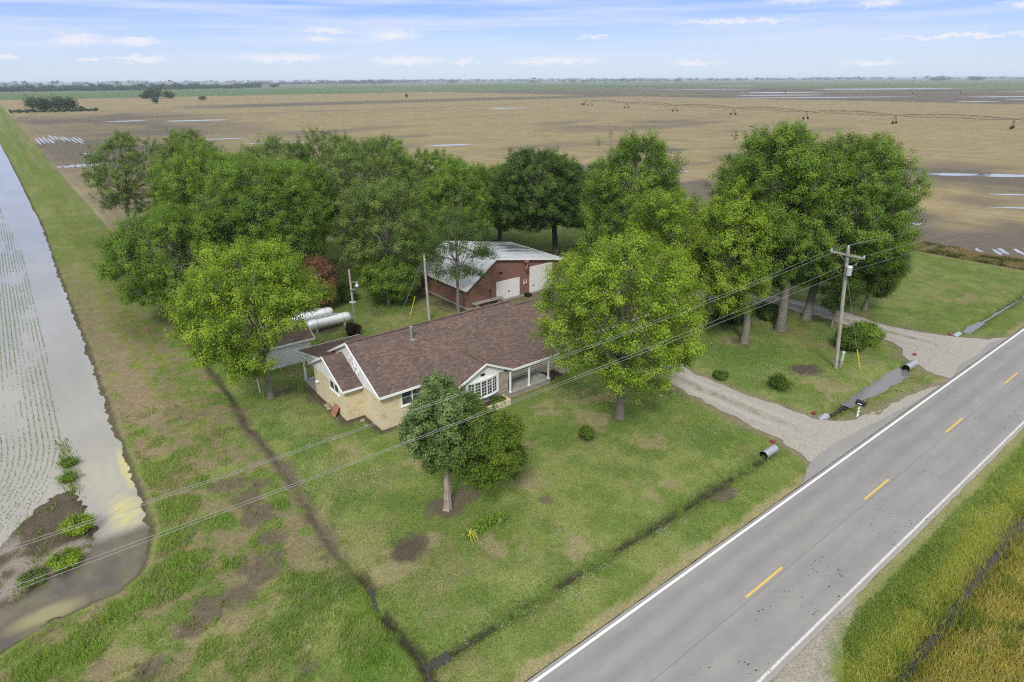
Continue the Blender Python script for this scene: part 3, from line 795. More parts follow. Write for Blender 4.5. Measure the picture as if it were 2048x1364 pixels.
field('wet_field', gs(760, 1560, 20, 1.03), gs(-900, 1180, 25, 1.0), .05, lambda x, y: x > 0, lambda X, Y: (.42 + .25 * (fbm(X, Y, 120, 77, 3) - .5) * 2, .35 * sstep(.55, .7, fbm(X * .3, Y, 90, 78, 3))), 'dark waterlogged field beyond the stubble')
field('green_field', gs(-900, 1600, 40, 1.0), gs(1180, 2600, 40, 1.02), .06, lambda x, y: x > -2000, lambda X, Y: (np.full(X.shape, .1), .72 + .28 * sstep(.3, .6, fbm(X * .4, Y, 160, 79, 3))), 'long green crop field in the far distance')
field('green_field', gs(1560, 2700, 40, 1.02), gs(-2500, 2600, 60, 1.0), .06, lambda x, y: x > 0, lambda X, Y: (np.full(X.shape, .2), .55 + .4 * sstep(.4, .6, fbm(X * .3, Y, 200, 80, 3))), 'pale green crop field far beyond the irrigation machine')
field('plain', gs(-6000, 13500, 250, 1.0), gs(2600, 13500, 200, 1.03), .04, lambda x, y: y > 0, lambda X, Y: (np.full(X.shape, .1), .35 + .6 * fbm(X * .3, Y, 600, 81, 3)), 'hazy patchwork plain reaching the horizon')
field('plain', gs(2700, 13500, 200, 1.03), gs(-9000, 2600, 200, 1.0), .04, lambda x, y: x > 0, lambda X, Y: (np.full(X.shape, .1), .35 + .6 * fbm(X * .3, Y, 600, 82, 3)), 'hazy patchwork plain beyond the right-hand fields')
def puddle(x, y, rx, ry, seed, lab, z=.05, a=0.0):
    t = np.linspace(0, 2 * np.pi, 60, endpoint=False)
    k = 1 + .55 * (fbm(np.cos(t) * 2 + seed, np.sin(t) * 2, .8, seed, 4) - .5) * 2
    px, py = np.cos(t) * rx * k, np.sin(t) * ry * k
    P = np.stack([x + px * math.cos(a) - py * math.sin(a), y + px * math.sin(a) + py * math.cos(a)], 1)
    return sheet('puddle', P, z, M['puddle'], lab, 'puddle')
rg = random.Random(5)
for i in range(11):      # furrows holding water at the edge of the stubble
    x = 13.0 + i * 1.5; puddle(x, 352 - abs(i - 4.5) * 3.5 + rg.uniform(-8, 8), .42, rg.uniform(9, 22), 100 + i, 'narrow furrow of water beside the levee')
for i in range(9):
    x = 12.2 + i * 1.55; puddle(x, 229.5 + rg.uniform(-1, 1) + i * .3, .7, 1.6 + i * .7, 120 + i, 'bright furrow of water behind the left trees')
puddle(24, 268, 2.0, 2.0, 140, 'small round pool in the dark stubble')
for x, y, rx, ry in [(66, 478, 11, 4.5), (103, 452, 17, 5.5), (70, 300, 14, 2), (92, 262, 14, 2.5), (352, 452, 18, 6), (352, 470, 7, 2), (135, 210, 9, 2.5)]:
    puddle(x, y, rx, ry, int(x), 'sheet of rainwater lying in the tan stubble', a=-.3)
for i in range(14):
    puddle(106 + i * 1.35, 27 - i * 1.05 + rg.uniform(-.6, .6), 1.9, .35, 160 + i, 'striped pool in the bare furrows past the lawn', a=.55)
for x, y, rx, ry in [(190, 58, 7, 2.2), (197, 50, 8, 2.6), (176, 70, 5, 1.4), (205, 42, 6, 2), (134, 116, 14, 1.6), (118, 42, 2, 1.2), (150, 33, 6, .8), (165, 40, 4, .8)]:
    puddle(x, y, rx, ry, int(x) + 3, 'pool along the wet strip right of the tall trees', a=-.8)
for x, y, rx, ry in [(1060, 610, 70, 28), (1010, 250, 90, 16), (880, 520, 60, 18), (820, 420, 110, 14), (900, 215, 40, 9), (780, 240, 22, 7), (1250, 200, 90, 22), (1500, 620, 160, 50), (1330, 330, 60, 18), (1900, 1250, 60, 30), (1230, 900, 120, 20)]:
    puddle(x, y, rx, ry, int(x) % 97, 'wide pale pool on the dark waterlogged field', .09, a=-.6)
strip_ = sheet('dirt_track', [(780, 640), (1450, 505), (1452, 512), (782, 650)], .10, simple('pale_track', (.30, .25, .16), .95), 'pale field track running to the far irrigation machine', 'track')
# ------------------------------------------------------------------ farmhouse
H0 = thing('farmhouse', 'long low buff brick farmhouse with brown shingle roof and white gables', 'house', (16.5, 36.14, 0))
SL = .512          # main roof pitch
RZ, RY = 5.33, 40.6
# brickwork: main block, side wing and right-hand block as one shell per material
w = MB()
def wallbox(mb, x0, x1, y0, y1, z0, z1, faces='WESN'):
    if 'W' in faces: mb.poly([(x0, y1, z0), (x0, y0, z0), (x0, y0, z1), (x0, y1, z1)])
    if 'E' in faces: mb.poly([(x1, y0, z0), (x1, y1, z0), (x1, y1, z1), (x1, y0, z1)])
    if 'S' in faces: mb.poly([(x0, y0, z0), (x1, y0, z0), (x1, y0, z1), (x0, y0, z1)])
    if 'N' in faces: mb.poly([(x1, y1, z0), (x0, y1, z0), (x0, y1, z1), (x1, y1, z1)])
wallbox(w, 16.5, 44.6, 36.14, 45.06, -.2, 2.62)
wallbox(w, 15.1, 16.5, 39.02, 44.6, -.2, 2.55, 'WSN')
w.poly([(22.05, 36.14, -.2), (22.05, 34.45, -.2), (22.05, 34.45, 2.5), (22.05, 36.14, 2.5)])       # cheek of the bay
w.poly([(44.6, 36.14, 2.62), (44.6, 45.06, 2.62), (44.6, 40.6, 4.62)])
w.build('wall', M['brick'], H0)
s = MB()
s.poly([(22.05, 34.45, -.2), (26.5, 34.45, -.2), (26.5, 34.45, 2.5), (22.05, 34.45, 2.5)])
s.poly([(26.5, 34.45, -.2), (26.5, 36.14, -.2), (26.5, 36.14, 2.5), (26.5, 34.45, 2.5)])
s.build('wall', M['stone'], H0)['label'] = 'weathered stone veneer round the bow window'
# gables in white board
gb = MB()
gz0 = RZ - .09
gb.slab([(16.46, 35.95, 2.56), (16.46, 45.2, 2.56), (16.46, 45.2, 2.80), (16.46, RY, gz0 - .02), (16.46, 36.0, 2.88)], (.06, 0, 0))
gb.build('gable', M['white_siding'], H0)
gb = MB().slab([(15.06, 38.9, 2.48), (15.06, 44.75, 2.48), (15.06, 44.75, 2.56), (15.06, 41.85, 4.12), (15.06, 38.9, 2.56)], (.06, 0, 0))
gb.build('gable', M['white_siding'], H0)
gb = MB().slab([(22.0, 34.41, 2.46), (26.56, 34.41, 2.46), (24.28, 34.41, 3.62)], (0, .06, 0))
gb.build('gable', M['white_siding'], H0)
# roofs (6 cm thick slabs of shingles)
T = .09
def roof_plane(mb, pts): mb.slab(pts, (0, 0, T))
rf = MB()
XO = 16.28
e0, z0 = 35.72, RZ - SL * (RY - 35.72) - T
# front: left part drops to the wall, right part runs on at a lower pitch over the porch
A = (24.28, RY, RZ - T)
roof_plane(rf, [(XO, e0, z0), (21.7, e0, z0), A, (XO, RY, RZ - T)])
roof_plane(rf, [(21.7, e0, z0), (26.8, 34.2, 2.5 - T), A])
roof_plane(rf, [(26.8, 34.2, 2.5 - T), (31.5, 34.2, 2.5 - T), (31.5, RY, RZ - T), A])
roof_plane(rf, [(31.5, 45.5, RZ - SL * 4.9 - T), (XO, 45.5, RZ - SL * 4.9 - T), (XO, RY, RZ - T), (31.5, RY, RZ - T)])
# bay gable
bz, by = 3.70, 37.75
roof_plane(rf, [(21.72, 34.15, 2.47 - T), (24.28, 34.15, bz - T), (24.28, by, bz - T), (21.72, 35.9, 2.47 - T)])
roof_plane(rf, [(26.84, 35.3, 2.47 - T), (24.28, by, bz - T), (24.28, 34.15, bz - T), (26.84, 34.15, 2.47 - T)])
# lower right-hand block
roof_plane(rf, [(31.46, 35.66, 2.44), (44.9, 35.66, 2.44), (44.9, RY, 4.72), (31.46, RY, 4.72)])
roof_plane(rf, [(44.9, 45.5, 2.44), (31.46, 45.5, 2.44), (31.46, RY, 4.72), (44.9, RY, 4.72)])
# wing
wy, wz = 41.85, 4.2
roof_plane(rf, [(14.86, 38.65, 2.5), (16.47, 38.65, 2.5), (16.47, wy, wz - T), (14.86, wy, wz - T)])
roof_plane(rf, [(16.47, 45.0, 2.5), (14.86, 45.0, 2.5), (14.86, wy, wz - T), (16.47, wy, wz - T)])
# back porch lean-to
roof_plane(rf, [(20.5, 47.75, 2.6), (15.0, 47.75, 2.6), (15.0, 42.95, 3.62), (20.5, 43.6, 3.72)])
ro = rf.build('roof', M['shingle'], H0)
MB().tube([(21.1, 39.4, 4.6), (21.1, 39.4, 5.62)], .085, 12).tube([(21.1, 39.4, 5.58), (21.1, 39.4, 5.8)], .12, 12).box(20.93, 21.27, 39.2, 39.6, 4.62, 4.78).build('flue_pipe', M['steel'], ro, smooth=True)
# ridge caps
rc = MB()
rc.bar((XO, RY, RZ + .015), (31.5, RY, RZ + .015), .26, .035).bar((31.5, RY, 4.735 + T), (44.9, RY, 4.735 + T), .26, .035).bar((24.28, 34.15, bz + .01), (24.28, by, bz + .01), .26, .035)
rc.build('ridge_cap', M['shingle'], ro)
# white fascia, rakes and gutters
fa = MB()
fa.bar((XO - .03, e0 - .03, z0 + .01), (21.9, e0 - .03, z0 + .01), .05, .17)
fa.bar((26.8, 34.17, 2.42), (31.53, 34.17, 2.42), .05, .17)
fa.bar((31.5, 35.63, 2.46), (44.9, 35.63, 2.46), .05, .15)
fa.bar((XO - .02, e0, z0 + .03), (XO - .02, RY, RZ - .06), .06, .17).bar((XO - .02, RY, RZ - .06), (XO - .02, 45.5, RZ - SL * 4.9 - .06), .06, .17)
fa.bar((14.84, 38.62, 2.52), (14.84, wy, wz - .07), .06, .17).bar((14.84, wy, wz - .07), (14.84, 45.02, 2.52), .06, .17)
fa.bar((14.84, 38.62, 2.5), (16.45, 38.62, 2.5), .05, .15)
fa.bar((21.7, 34.13, 2.42), (24.28, 34.13, bz - .06), .05, .15).bar((24.28, 34.13, bz - .06), (26.86, 34.13, 2.42), .05, .15)
fa.bar((31.52, 34.2, 2.45), (31.52, 35.7, 3.08), .04, .14)
fa.bar((14.98, 47.78, 2.62), (20.5, 47.78, 2.62), .05, .14).bar((14.97, 47.75, 2.62), (14.97, 42.95, 3.64), .05, .14)
fa.build('fascia', M['white'], H0)
# boxed eave returns and the soffit behind them
for bx_ in ((16.32, 21.7, 35.76, 36.12, 2.64, 2.67), (26.56, 31.46, 34.25, 36.12, 2.33, 2.36), (31.5, 44.8, 35.7, 36.1, 2.4, 2.43)):
    MB().box(*bx_).build('soffit', M['white'], H0)
MB().slab([(15.05, 43.1, 2.42), (15.05, 47.6, 2.42), (15.05, 47.6, 2.6), (15.05, 43.1, 3.52)], (.05, 0, 0)).build('gable', M['white_siding'], H0)
# windows
def window(parent, x0, x1, z0, z1, plane, axis='y', muntin=(1, 1), fw=.07, casings=1, curtain=False, depth=.05):
    """framed window in the wall plane; panes lie 2 cm back"""
    f = MB()
    def bx(a0, a1, b0, b1, d0, d1, mb):
        if axis == 'y': mb.box(a0, a1, plane - d1, plane - d0, b0, b1)
        else: mb.box(plane - d1, plane - d0, a0, a1, b0, b1)
    bx(x0, x0 + fw, z0, z1, .004, depth, f); bx(x1 - fw, x1, z0, z1, .004, depth, f)
    bx(x0 + fw, x1 - fw, z0, z0 + fw, .004, depth, f); bx(x0 + fw, x1 - fw, z1 - fw, z1, .004, depth, f)
    W = (x1 - x0 - 2 * fw) / casings
    for i in range(1, casings):
        c = x0 + fw + W * i
        bx(c - fw / 2, c + fw / 2, z0 + fw, z1 - fw, .004, depth, f)
    for i in range(casings):
        a = x0 + fw + W * i; b = a + W
        for k in range(1, muntin[0]): q = a + (b - a) * k / muntin[0]; bx(q - .009, q + .009, z0 + fw, z1 - fw, .004, .03, f)
        for k in range(1, muntin[1]): q = z0 + (z1 - z0) * k / muntin[1]; bx(a, b, q - .011, q + .011, .005, .032, f)
    bx(x0 - .05, x1 + .05, z0 - .07, z0 - .002, .004, depth + .04, f)
    fo = f.build('window', M['white'], parent)
    g = MB(); bx(x0 + fw * .6, x1 - fw * .6, z0 + fw * .6, z1 - fw * .6, .003, .014, g)
    g.build('pane', M['glass'], fo)
    return fo
window(H0, 18.12, 19.95, 1.38, 2.64, 36.14, 'y', (1, 2), .09, 2)
window(H0, 33.55, 34.2, 1.55, 2.3, 36.14, 'y', (1, 2), .05, 1)
window(H0, 39.72, 41.45, 1.78, 2.72, 15.1, 'x', (1, 1), .09, 2)
window(H0, 38.2, 41.2, .02, 2.1, 36.14, 'y', (1, 4), .06, 1)['label'] = 'garage door under the tree'
# bow window: five facets bulging from the stone front
bw = MB(); gl = []
cx, half, bul = 24.05, 1.33, .2
pts = []
for i in range(6):
    t = -1 + 2 * i / 5
    pts.append((cx + half * t, 34.45 - bul * (1 - t * t) - .05))
for i in range(6):
    bw.box(pts[i][0] - .045, pts[i][0] + .045, pts[i][1] - .03, pts[i][1] + .06, 1.02, 2.40)
for i in range(5):
    p, q = pts[i], pts[i + 1]
    for zz, h in ((1.05, .1), (2.36, .09)):
        bw.bar((p[0], p[1], zz), (q[0], q[1], zz), .07, h)
    for k in range(1, 5):
        zz = 1.1 + (2.31 - 1.1) * k / 5; bw.bar((p[0], p[1] - .012, zz), (q[0], q[1] - .012, zz), .016, .016)
    mx, my = (p[0] + q[0]) / 2, (p[1] + q[1]) / 2
    bw.bar((mx, my - .014, 1.1), (mx, my - .014, 2.31), .018, .018)
bw.prism([(pts[0][0] - .1, 34.44)] + [(p[0], p[1] - .07) for p in pts] + [(pts[5][0] + .1, 34.44)], .92, 1.0)
bw.prism([(pts[0][0] - .1, 34.44)] + [(p[0], p[1] - .05) for p in pts] + [(pts[5][0] + .1, 34.44)], 2.405, 2.455)
bw.box(pts[5][0] + .05, pts[5][0] + .16, 34.36, 34.44, .92, 2.455).box(pts[0][0] - .16, pts[0][0] - .05, 34.36, 34.44, .92, 2.455)
bo = bw.build('bow_window', M['white'], H0)
for i in range(5):
    p, q = pts[i], pts[i + 1]
    MB().poly([(p[0], p[1], 1.08), (q[0], q[1], 1.08), (q[0], q[1], 2.33), (p[0], p[1], 2.33)]).build('pane', M['glass'], bo)
MB().box(23.9, 24.28, 34.37, 34.405, 2.66, 2.84).build('gable_vent', M['dark'], H0)
# lattice vents of the main gable
def lattice(y, z, r):
    v = MB()
    a = [(y, z + r), (y + r * .62, z), (y, z - r), (y - r * .62, z)]
    for i in range(4):
        p, q = a[i], a[(i + 1) % 4]; v.bar((16.42, p[0], p[1]), (16.42, q[0], q[1]), .07, .07)
    v.bar((16.43, y, z - r), (16.43, y, z + r), .05, .05).bar((16.43, y - r * .6, z), (16.43, y + r * .6, z), .05, .05)
    o = v.build('gable_vent', M['white'], H0)
    MB().slab([(16.452, *p) for p in a], (.01, 0, 0)).build('louvre', M['glass'], o)
lattice(40.35, 4.42, .36); lattice(39.85, 3.72, .42); lattice(39.25, 3.55, .36)
MB().lathe([(0, 0), (.13, 0), (.15, .08), (.1, .16), (0, .18)], (14.98, 43.85, 1.3), 12).bar((14.98, 43.85, 1.42), (15.1, 43.85, 1.42), .05).build('wall_lamp', M['white'], H0, smooth=True)
# front porch
MB().box(26.52, 30.75, 34.3, 36.13, -.2, .40).build('porch_base', M['stone'], H0)
MB().box(26.49, 30.8, 34.25, 36.13, .402, .45).build('porch_floor', M['concrete'], H0)
for x in (26.68, 28.57, 30.6):
    MB().box(x - .065, x + .065, 34.34, 34.47, .452, 2.32).box(x - .09, x + .09, 34.315, 34.495, .452, .56).build('porch_post', M['white'], H0, bevel=.01)
MB().box(30.8, 31.15, 34.6, 36.13, -.1, .28).box(31.15, 31.5, 34.6, 36.13, -.1, .14).box(31.5, 32.7, 34.8, 36.13, -.1, .03).build('porch_step', M['paver'], H0)
MB().tube([(31.55, 34.75, 0), (31.55, 34.75, .95), (30.85, 34.75, 1.3), (30.85, 34.75, .45)], .022, 6).build('handrail', M['dark'], H0)
MB().box(32.7, 36.4, 34.95, 36.1, -.1, .035).build('garden_path', M['concrete'], H0)
# brick planter below the bow window
MB().box(22.2, 26.0, 33.45, 33.62, -.2, .48).box(25.83, 26.0, 33.62, 34.44, -.2, .48).box(22.2, 22.37, 33.62, 34.44, -.2, .48).box(22.36, 25.84, 33.6, 34.44, -.2, .36, 1).build('planter_box', [M['brick'], simple('potting_soil', (.05, .038, .028), .95)], H0)
# back porch
MB().box(15.15, 20.4, 44.62, 47.5, -.1, .12).build('porch_floor', M['concrete'], H0)
for x in (15.3, 20.2):
    MB().box(x - .065, x + .065, 47.3, 47.43, .122, 2.58).build('porch_post', M['white'], H0)
MB().box(15.02, 20.45, 47.28, 47.45, 2.46, 2.59).build('porch_beam', M['white'], H0)

t = thing('board', 'reddish brown square board leaning on the brick wing wall', 'board', (14.85, 40.2, 0))
MB().slab([(14.58, 39.95, .0), (14.58, 40.78, .0), (14.98, 40.78, .72), (14.98, 39.95, .72)], (.03, 0, .02)).build('panel', M['terracotta'], t)
MB().bar((14.76, 39.98, .36), (14.76, 40.75, .36), .05, .03).build('batten', M['terracotta'], t)
for (x, y, r, sd, lb) in [(14.86, 42.05, .26, 1, 'tan rock lying beside the wing of the brick house'), (14.8, 41.5, .2, 2, 'small grey rock between the larger rock and the leaning board'), (16.0, 38.2, .2, 3, 'pale rock in the corner between brick wing and main house'), (15.85, 37.4, .14, 4, 'smallest rock on the bare soil near the front left house corner')]:
    V = []; m = MB(); m.lathe([(0, -r * .4), (r * .8, -r * .3), (r, 0), (r * .75, r * .5), (.02, r * .72)], (0, 0, 0), 9)
    rr = random.Random(sd); m.V = [(v[0] * rr.uniform(.75, 1.2) + x, v[1] * rr.uniform(.75, 1.2) + y, v[2] * rr.uniform(.8, 1.15) + .05) for v in m.V]
    tag(m.build('rock', M['rock'], smooth=True), lb, 'rock', 'rocks by the house wall')

# ------------------------------------------------------------------ barn with lopsided roof
B0 = thing('barn', 'red-brown barn with lopsided pale metal roof and two white overhead doors', 'barn', (42, 53.13, 0))
bx0, bx1, by0, by1 = 35.48, 48.5, 53.13, 62.9
rx, rz_ = 39.2, 5.05
zl, zr = 2.46, 3.42
b = MB()
prof = [(bx0, zl), (rx, rz_), (bx1, zr)]
b.poly([(bx0, by0, .18), (bx1, by0, .18), (bx1, by0, zr), (rx, by0, rz_), (bx0, by0, zl)])
b.poly([(bx1, by1, .18), (bx0, by1, .18), (bx0, by1, zl), (rx, by1, rz_), (bx1, by1, zr)])
b.poly([(bx0, by1, .18), (bx0, by0, .18), (bx0, by0, zl), (bx0, by1, zl)])
b.poly([(bx1, by0, .18), (bx1, by1, .18), (bx1, by1, zr), (bx1, by0, zr)])
b.build('wall', M['barn_red'], B0)
r = MB()
r.slab([(35.15, 52.85, 2.23), (rx, 52.85, rz_), (rx, 63.4, rz_), (35.15, 63.4, 2.23)], (0, 0, .1))
r.slab([(rx, 52.85, rz_), (49.2, 52.85, 3.34), (49.2, 63.4, 3.34), (rx, 63.4, rz_)], (0, 0, .1))
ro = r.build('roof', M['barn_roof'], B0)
MB().bar((rx, 52.83, rz_ + .12), (rx, 63.42, rz_ + .12), .34, .04).build('ridge_cap', M['steel'], ro)
f = MB().bar((35.13, 52.82, 2.25), (rx, 52.82, rz_ + .03), .05, .2).bar((rx, 52.82, rz_ + .03), (49.22, 52.82, 3.37), .05, .2).bar((35.13, 52.85, 2.25), (35.13, 63.4, 2.25), .05, .16).bar((49.22, 52.85, 3.37), (49.22, 63.4, 3.37), .05, .16)
f.build('fascia', M['white'], B0)
MB().box(bx0 - .05, bx1 + .02, by0 - .05, by0 + .1, -.2, .175).box(bx0 - .05, bx0 + .1, by0 + .1, by1, -.2, .175).build('foundation', M['concrete'], B0)
def odoor(x0, x1, z0, z1, mat, hz):
    d = MB().box(x0, x1, by0 - .05, by0 - .006, z0, z1)
    o = d.build('garage_door', mat, B0)
    MB().box(x0 - .1, x0, by0 - .06, by0 - .004, z0, z1 + .1).box(x1, x1 + .1, by0 - .06, by0 - .004, z0, z1 + .1).box(x0, x1, by0 - .06, by0 - .004, z1, z1 + .1).build('door_frame', M['white'], o)
    MB().box(x0 + hz, x0 + hz + .22, by0 - .09, by0 - .052, z0 + .75, z0 + .85).build('handle', M['dark'], o)
    return o
odoor(39.45, 42.5, .22, 2.28, M['overhead_door'], 1.5); odoor(44.2, 47.4, .2, 3.18, M['overhead_door'], .35)
MB().bar((43.3, 53.08, 4.0), (43.3, 52.45, 4.25), .28, .22).tube([(43.3, 52.62, 3.95), (43.3, 52.5, 3.55)], .06, 8).lathe([(0, -.1), (.13, -.1), (.2, .1), (.05, .18)], (43.15, 52.5, 3.45), 12).build('floodlight', M['terracotta'], B0)
MB().box(39.72, 40.15, 52.98, 53.1, 3.35, 3.45).build('vent_hood', M['dark'], B0)
MB().tube([(38.45, 53.05, .3), (38.45, 53.05, 1.5), (38.6, 53.05, 1.62)], .03, 6).box(38.5, 38.62, 53.0, 53.12, 1.5, 1.66).build('conduit', M['dark'], B0)
t = thing('warning_sign', 'red and white notice between the two barn doors', 'sign', (43.4, 53.06, 1.6))
MB().box(43.2, 43.66, 53.05, 53.085, 1.33, 1.93).build('plate', M['white'], t)
for za, zb in ((1.79, 1.91), (1.35, 1.45)): MB().box(43.22, 43.64, 53.035, 53.048, za, zb).build('red_band', M['red'], t)
MB().lathe([(0, 0), (.11, .0), (.11, .01), (0, .01)], (43.43, 53.036, 1.62), 14, 'y').build('black_emblem', M['dark'], t)
t = thing('workbench', 'long grey plank bench on stacked stone piers against the barn', 'bench', (37.6, 52.5, 0))
MB().box(35.8, 39.7, 52.2, 52.42, .72, .8).box(35.75, 39.65, 52.43, 52.65, .72, .8).box(35.85, 39.7, 52.66, 52.88, .72, .8).box(35.9, 39.5, 52.35, 52.62, .802, .87).build('table_top', M['grey_wood'], t)
for x in (36.25, 39.2):
    MB().box(x - .25, x + .25, 52.25, 52.8, -.1, .26).box(x - .2, x + .22, 52.3, 52.78, .262, .5).box(x - .22, x + .18, 52.28, 52.76, .502, .718).build('leg', M['rock'], t, bevel=.03)
t = thing('tub', 'low black tub standing between the two barn doors', 'tub', (43.55, 52.7, 0))
MB().lathe([(.0, 0), (.36, 0), (.42, .26), (.38, .26), (.33, .06), (0, .06)], (43.55, 52.7, 0), 18).build('body', M['dark'], t)
MB().lathe([(.40, 0), (.45, .02), (.45, .05), (.40, .06)], (43.55, 52.7, .23), 18).build('rim', M['dark'], t)

# ------------------------------------------------------------------ white shed
S0 = thing('shed', 'small white clapboard shed with brown shingle roof behind the left tree', 'shed', (15, 51.25, 0))
sx0, sx1, sy0, sy1 = 13.2, 17.4, 51.25, 54.6
MB().poly([(sx0, sy0, -.1), (sx1, sy0, -.1), (sx1, sy0, 2.15), (sx0, sy0, 2.15)]).poly([(sx1, sy1, -.1), (sx0, sy1, -.1), (sx0, sy1, 2.15), (sx1, sy1, 2.15)]).poly([(sx0, sy1, -.1), (sx0, sy0, -.1), (sx0, sy0, 2.15), (sx0, (sy0 + sy1) / 2, 3.2), (sx0, sy1, 2.15)]).poly([(sx1, sy0, -.1), (sx1, sy1, -.1), (sx1, sy1, 2.15), (sx1, (sy0 + sy1) / 2, 3.2), (sx1, sy0, 2.15)]).build('wall', M['white_siding'], S0)
ym = (sy0 + sy1) / 2
MB().slab([(sx0 - .25, 50.95, 2.0), (sx1 + .3, 50.95, 2.0), (sx1 + .3, ym, 3.2), (sx0 - .25, ym, 3.2)], (0, 0, .08)).slab([(sx1 + .3, 54.9, 2.0), (sx0 - .25, 54.9, 2.0), (sx0 - .25, ym, 3.2), (sx1 + .3, ym, 3.2)], (0, 0, .08)).build('roof', M['shingle'], S0)
MB().bar((sx0 - .25, 50.93, 2.02), (sx1 + .32, 50.93, 2.02), .04, .13).bar((sx1 + .32, 50.93, 2.03), (sx1 + .32, ym, 3.22), .04, .13).bar((sx1 + .32, ym, 3.22), (sx1 + .32, 54.9, 2.03), .04, .13).bar((sx0 - .27, 50.93, 2.03), (sx0 - .27, ym, 3.22), .04, .13).bar((sx0 - .27, ym, 3.22), (sx0 - .27, 54.9, 2.03), .04, .13).build('fascia', M['white'], S0)
MB().box(13.17, 13.198, 52.2, 53.2, 0, 1.95).build('door', M['grey_wood'], S0)

# ------------------------------------------------------------------ tanks
def gas_tank(x0, x1, y, r, z, label):
    t = thing('gas_tank', label, 'tank', ((x0 + x1) / 2, y, 0), 0, 'silver gas tanks behind the house')
    pr = [(0, 0), (r * .45, .06), (r * .78, .2), (r * .95, .38), (r, .55)]
    L = x1 - x0
    prof = pr + [(r, L - .55)] + [(a, L - h) for a, h in reversed(pr[:-1])]
    MB().lathe(prof, (x0, y, z), 28, 'x').build('body', M['tank'], t, smooth=True)
    for xb in (x0 + 1, x1 - 1): MB().lathe([(r + .012, 0), (r + .02, .03), (r + .012, .06)], (xb, y, z), 28, 'x').build('band', M['steel'], t)
    MB().lathe([(0, .22), (.14, .2), (.2, .1), (.2, -.05)], ((x0 + x1) / 2 - .2, y, z + r), 16).build('valve_dome', M['steel'], t, smooth=True)
    MB().tube([((x0 + x1) / 2 - 1.4, y - .1, z + r + .1), ((x0 + x1) / 2 + .9, y - .1, z + r + .1)], .05, 8).build('pipe', M['steel'], t)
    for x in (x0 + .9, x1 - .9):
        MB().box(x - .08, x + .08, y - r * .8, y + r * .8, -.05, z - r * .7).build('leg', M['concrete'], t)
gas_tank(19.3, 24.0, 57.4, .52, .82, 'nearer silver gas tank lying beside the lamp pole')
gas_tank(18.6, 23.2, 59.9, .52, .82, 'farther silver gas tank half hidden behind its twin')
t = thing('storage_tank', 'chalky white round storage tank behind the left end of the barn', 'tank', (34.0, 66.4, 0))
MB().lathe([(1.55, -.1), (1.55, 3.3), (1.5, 3.45), (.9, 3.95), (.25, 4.15), (0, 4.15)], (34.0, 66.4, 0), 32).build('body', M['tank_white'], t, smooth=True)
MB().lathe([(1.56, 0), (1.6, .04), (1.56, .08)], (34.0, 66.4, 1.1), 32).lathe([(1.56, 0), (1.6, .04), (1.56, .08)], (34.0, 66.4, 2.2), 32).build('hoop', M['tank_white'], t)
MB().tube([(33.0, 65.2, .5), (32.4, 64.7, .5), (32.4, 64.7, 0)], .05, 8).build('outlet_pipe', M['steel'], t)

# ------------------------------------------------------------------ poles and wires
t = thing('utility_pole', 'tall leaning grey utility pole with crossarm and transformer by the road', 'utility pole', (51.9, 21.2, 0))
pb, pt = Vector((51.89, 21.22, -.3)), Vector((49.5, 21.2, 10.9))
pp = lambda k: pb + (pt - pb) * k
MB().tube([pp(0), pp(.35), pp(.7), pp(1)], [.17, .15, .13, .11], 12).build('pole', M['pole_wood'], t, smooth=True)
MB().bar((49.5, 19.85, 10.3), (49.5, 22.5, 10.36), .11, .13).build('crossarm', M['grey_wood'], t)
MB().bar((49.48, 20.6, 10.28), (49.62, 21.2, 9.75), .04, .02).bar((49.48, 21.8, 10.3), (49.62, 21.2, 9.75), .04, .02).build('brace', M['steel'], t)
TOP = {'outer': (49.5, 22.42, 10.55), 'peak': (49.5, 21.2, 11.05), 'inner': (49.5, 19.93, 10.5), 'low': (49.95, 21.05, 8.95)}
for k in ('outer', 'peak', 'inner'):
    x, y, z = TOP[k]
    MB().lathe([(.0, -.16), (.03, -.15), (.06, -.1), (.04, -.06), (.065, -.03), (.04, .02), (.0, .03)], (x, y, z), 10).build('insulator', M['tank_white'], t, smooth=True)
MB().lathe([(0, 0), (.2, 0), (.22, .04), (.22, .62), (.24, .66), (.2, .74), (0, .76)], (49.62, 20.85, 8.75), 16).build('transformer', M['tank'], t, smooth=True)
MB().tube([(49.62, 20.75, 9.5), (49.55, 20.4, 9.75), (49.5, 20.2, 10.3)], .018, 5).lathe([(0, 0), (.04, 0), (.04, .22), (0, .24)], (49.58, 20.42, 9.6), 8).build('cutout', M['steel'], t)
t = thing('utility_pole', 'plain grey wooden pole standing behind the house roof', 'utility pole', (30.6, 53.0, 0))
MB().tube([(30.6, 53.0, -.2), (30.5, 53.02, 3.6), (30.42, 53.0, 7.0)], [.15, .13, .11], 12).build('pole', M['pole_wood'], t, smooth=True)
MB().lathe([(0, 0), (.05, .0), (.06, .06), (.03, .14), (0, .15)], (30.42, 52.86, 6.5), 8).build('insulator', M['tank_white'], t)
t = thing('yard_lamp', 'yard lamp on a slim pole beside the silver tanks', 'lamp post', (23.05, 54.35, 0))
MB().tube([(23.05, 54.35, -.2), (23.05, 54.35, 3.2)], .075, 10).build('pole', M['steel'], t, smooth=True)
MB().tube([(23.05, 54.35, 3.2), (23.02, 54.35, 6.55)], [.1, .085], 10).build('pole', M['pole_wood'], t, smooth=True)
MB().tube([(23.05, 54.35, 5.25), (23.35, 54.33, 5.3), (23.6, 54.3, 5.15)], .03, 8).build('bracket', M['steel'], t)
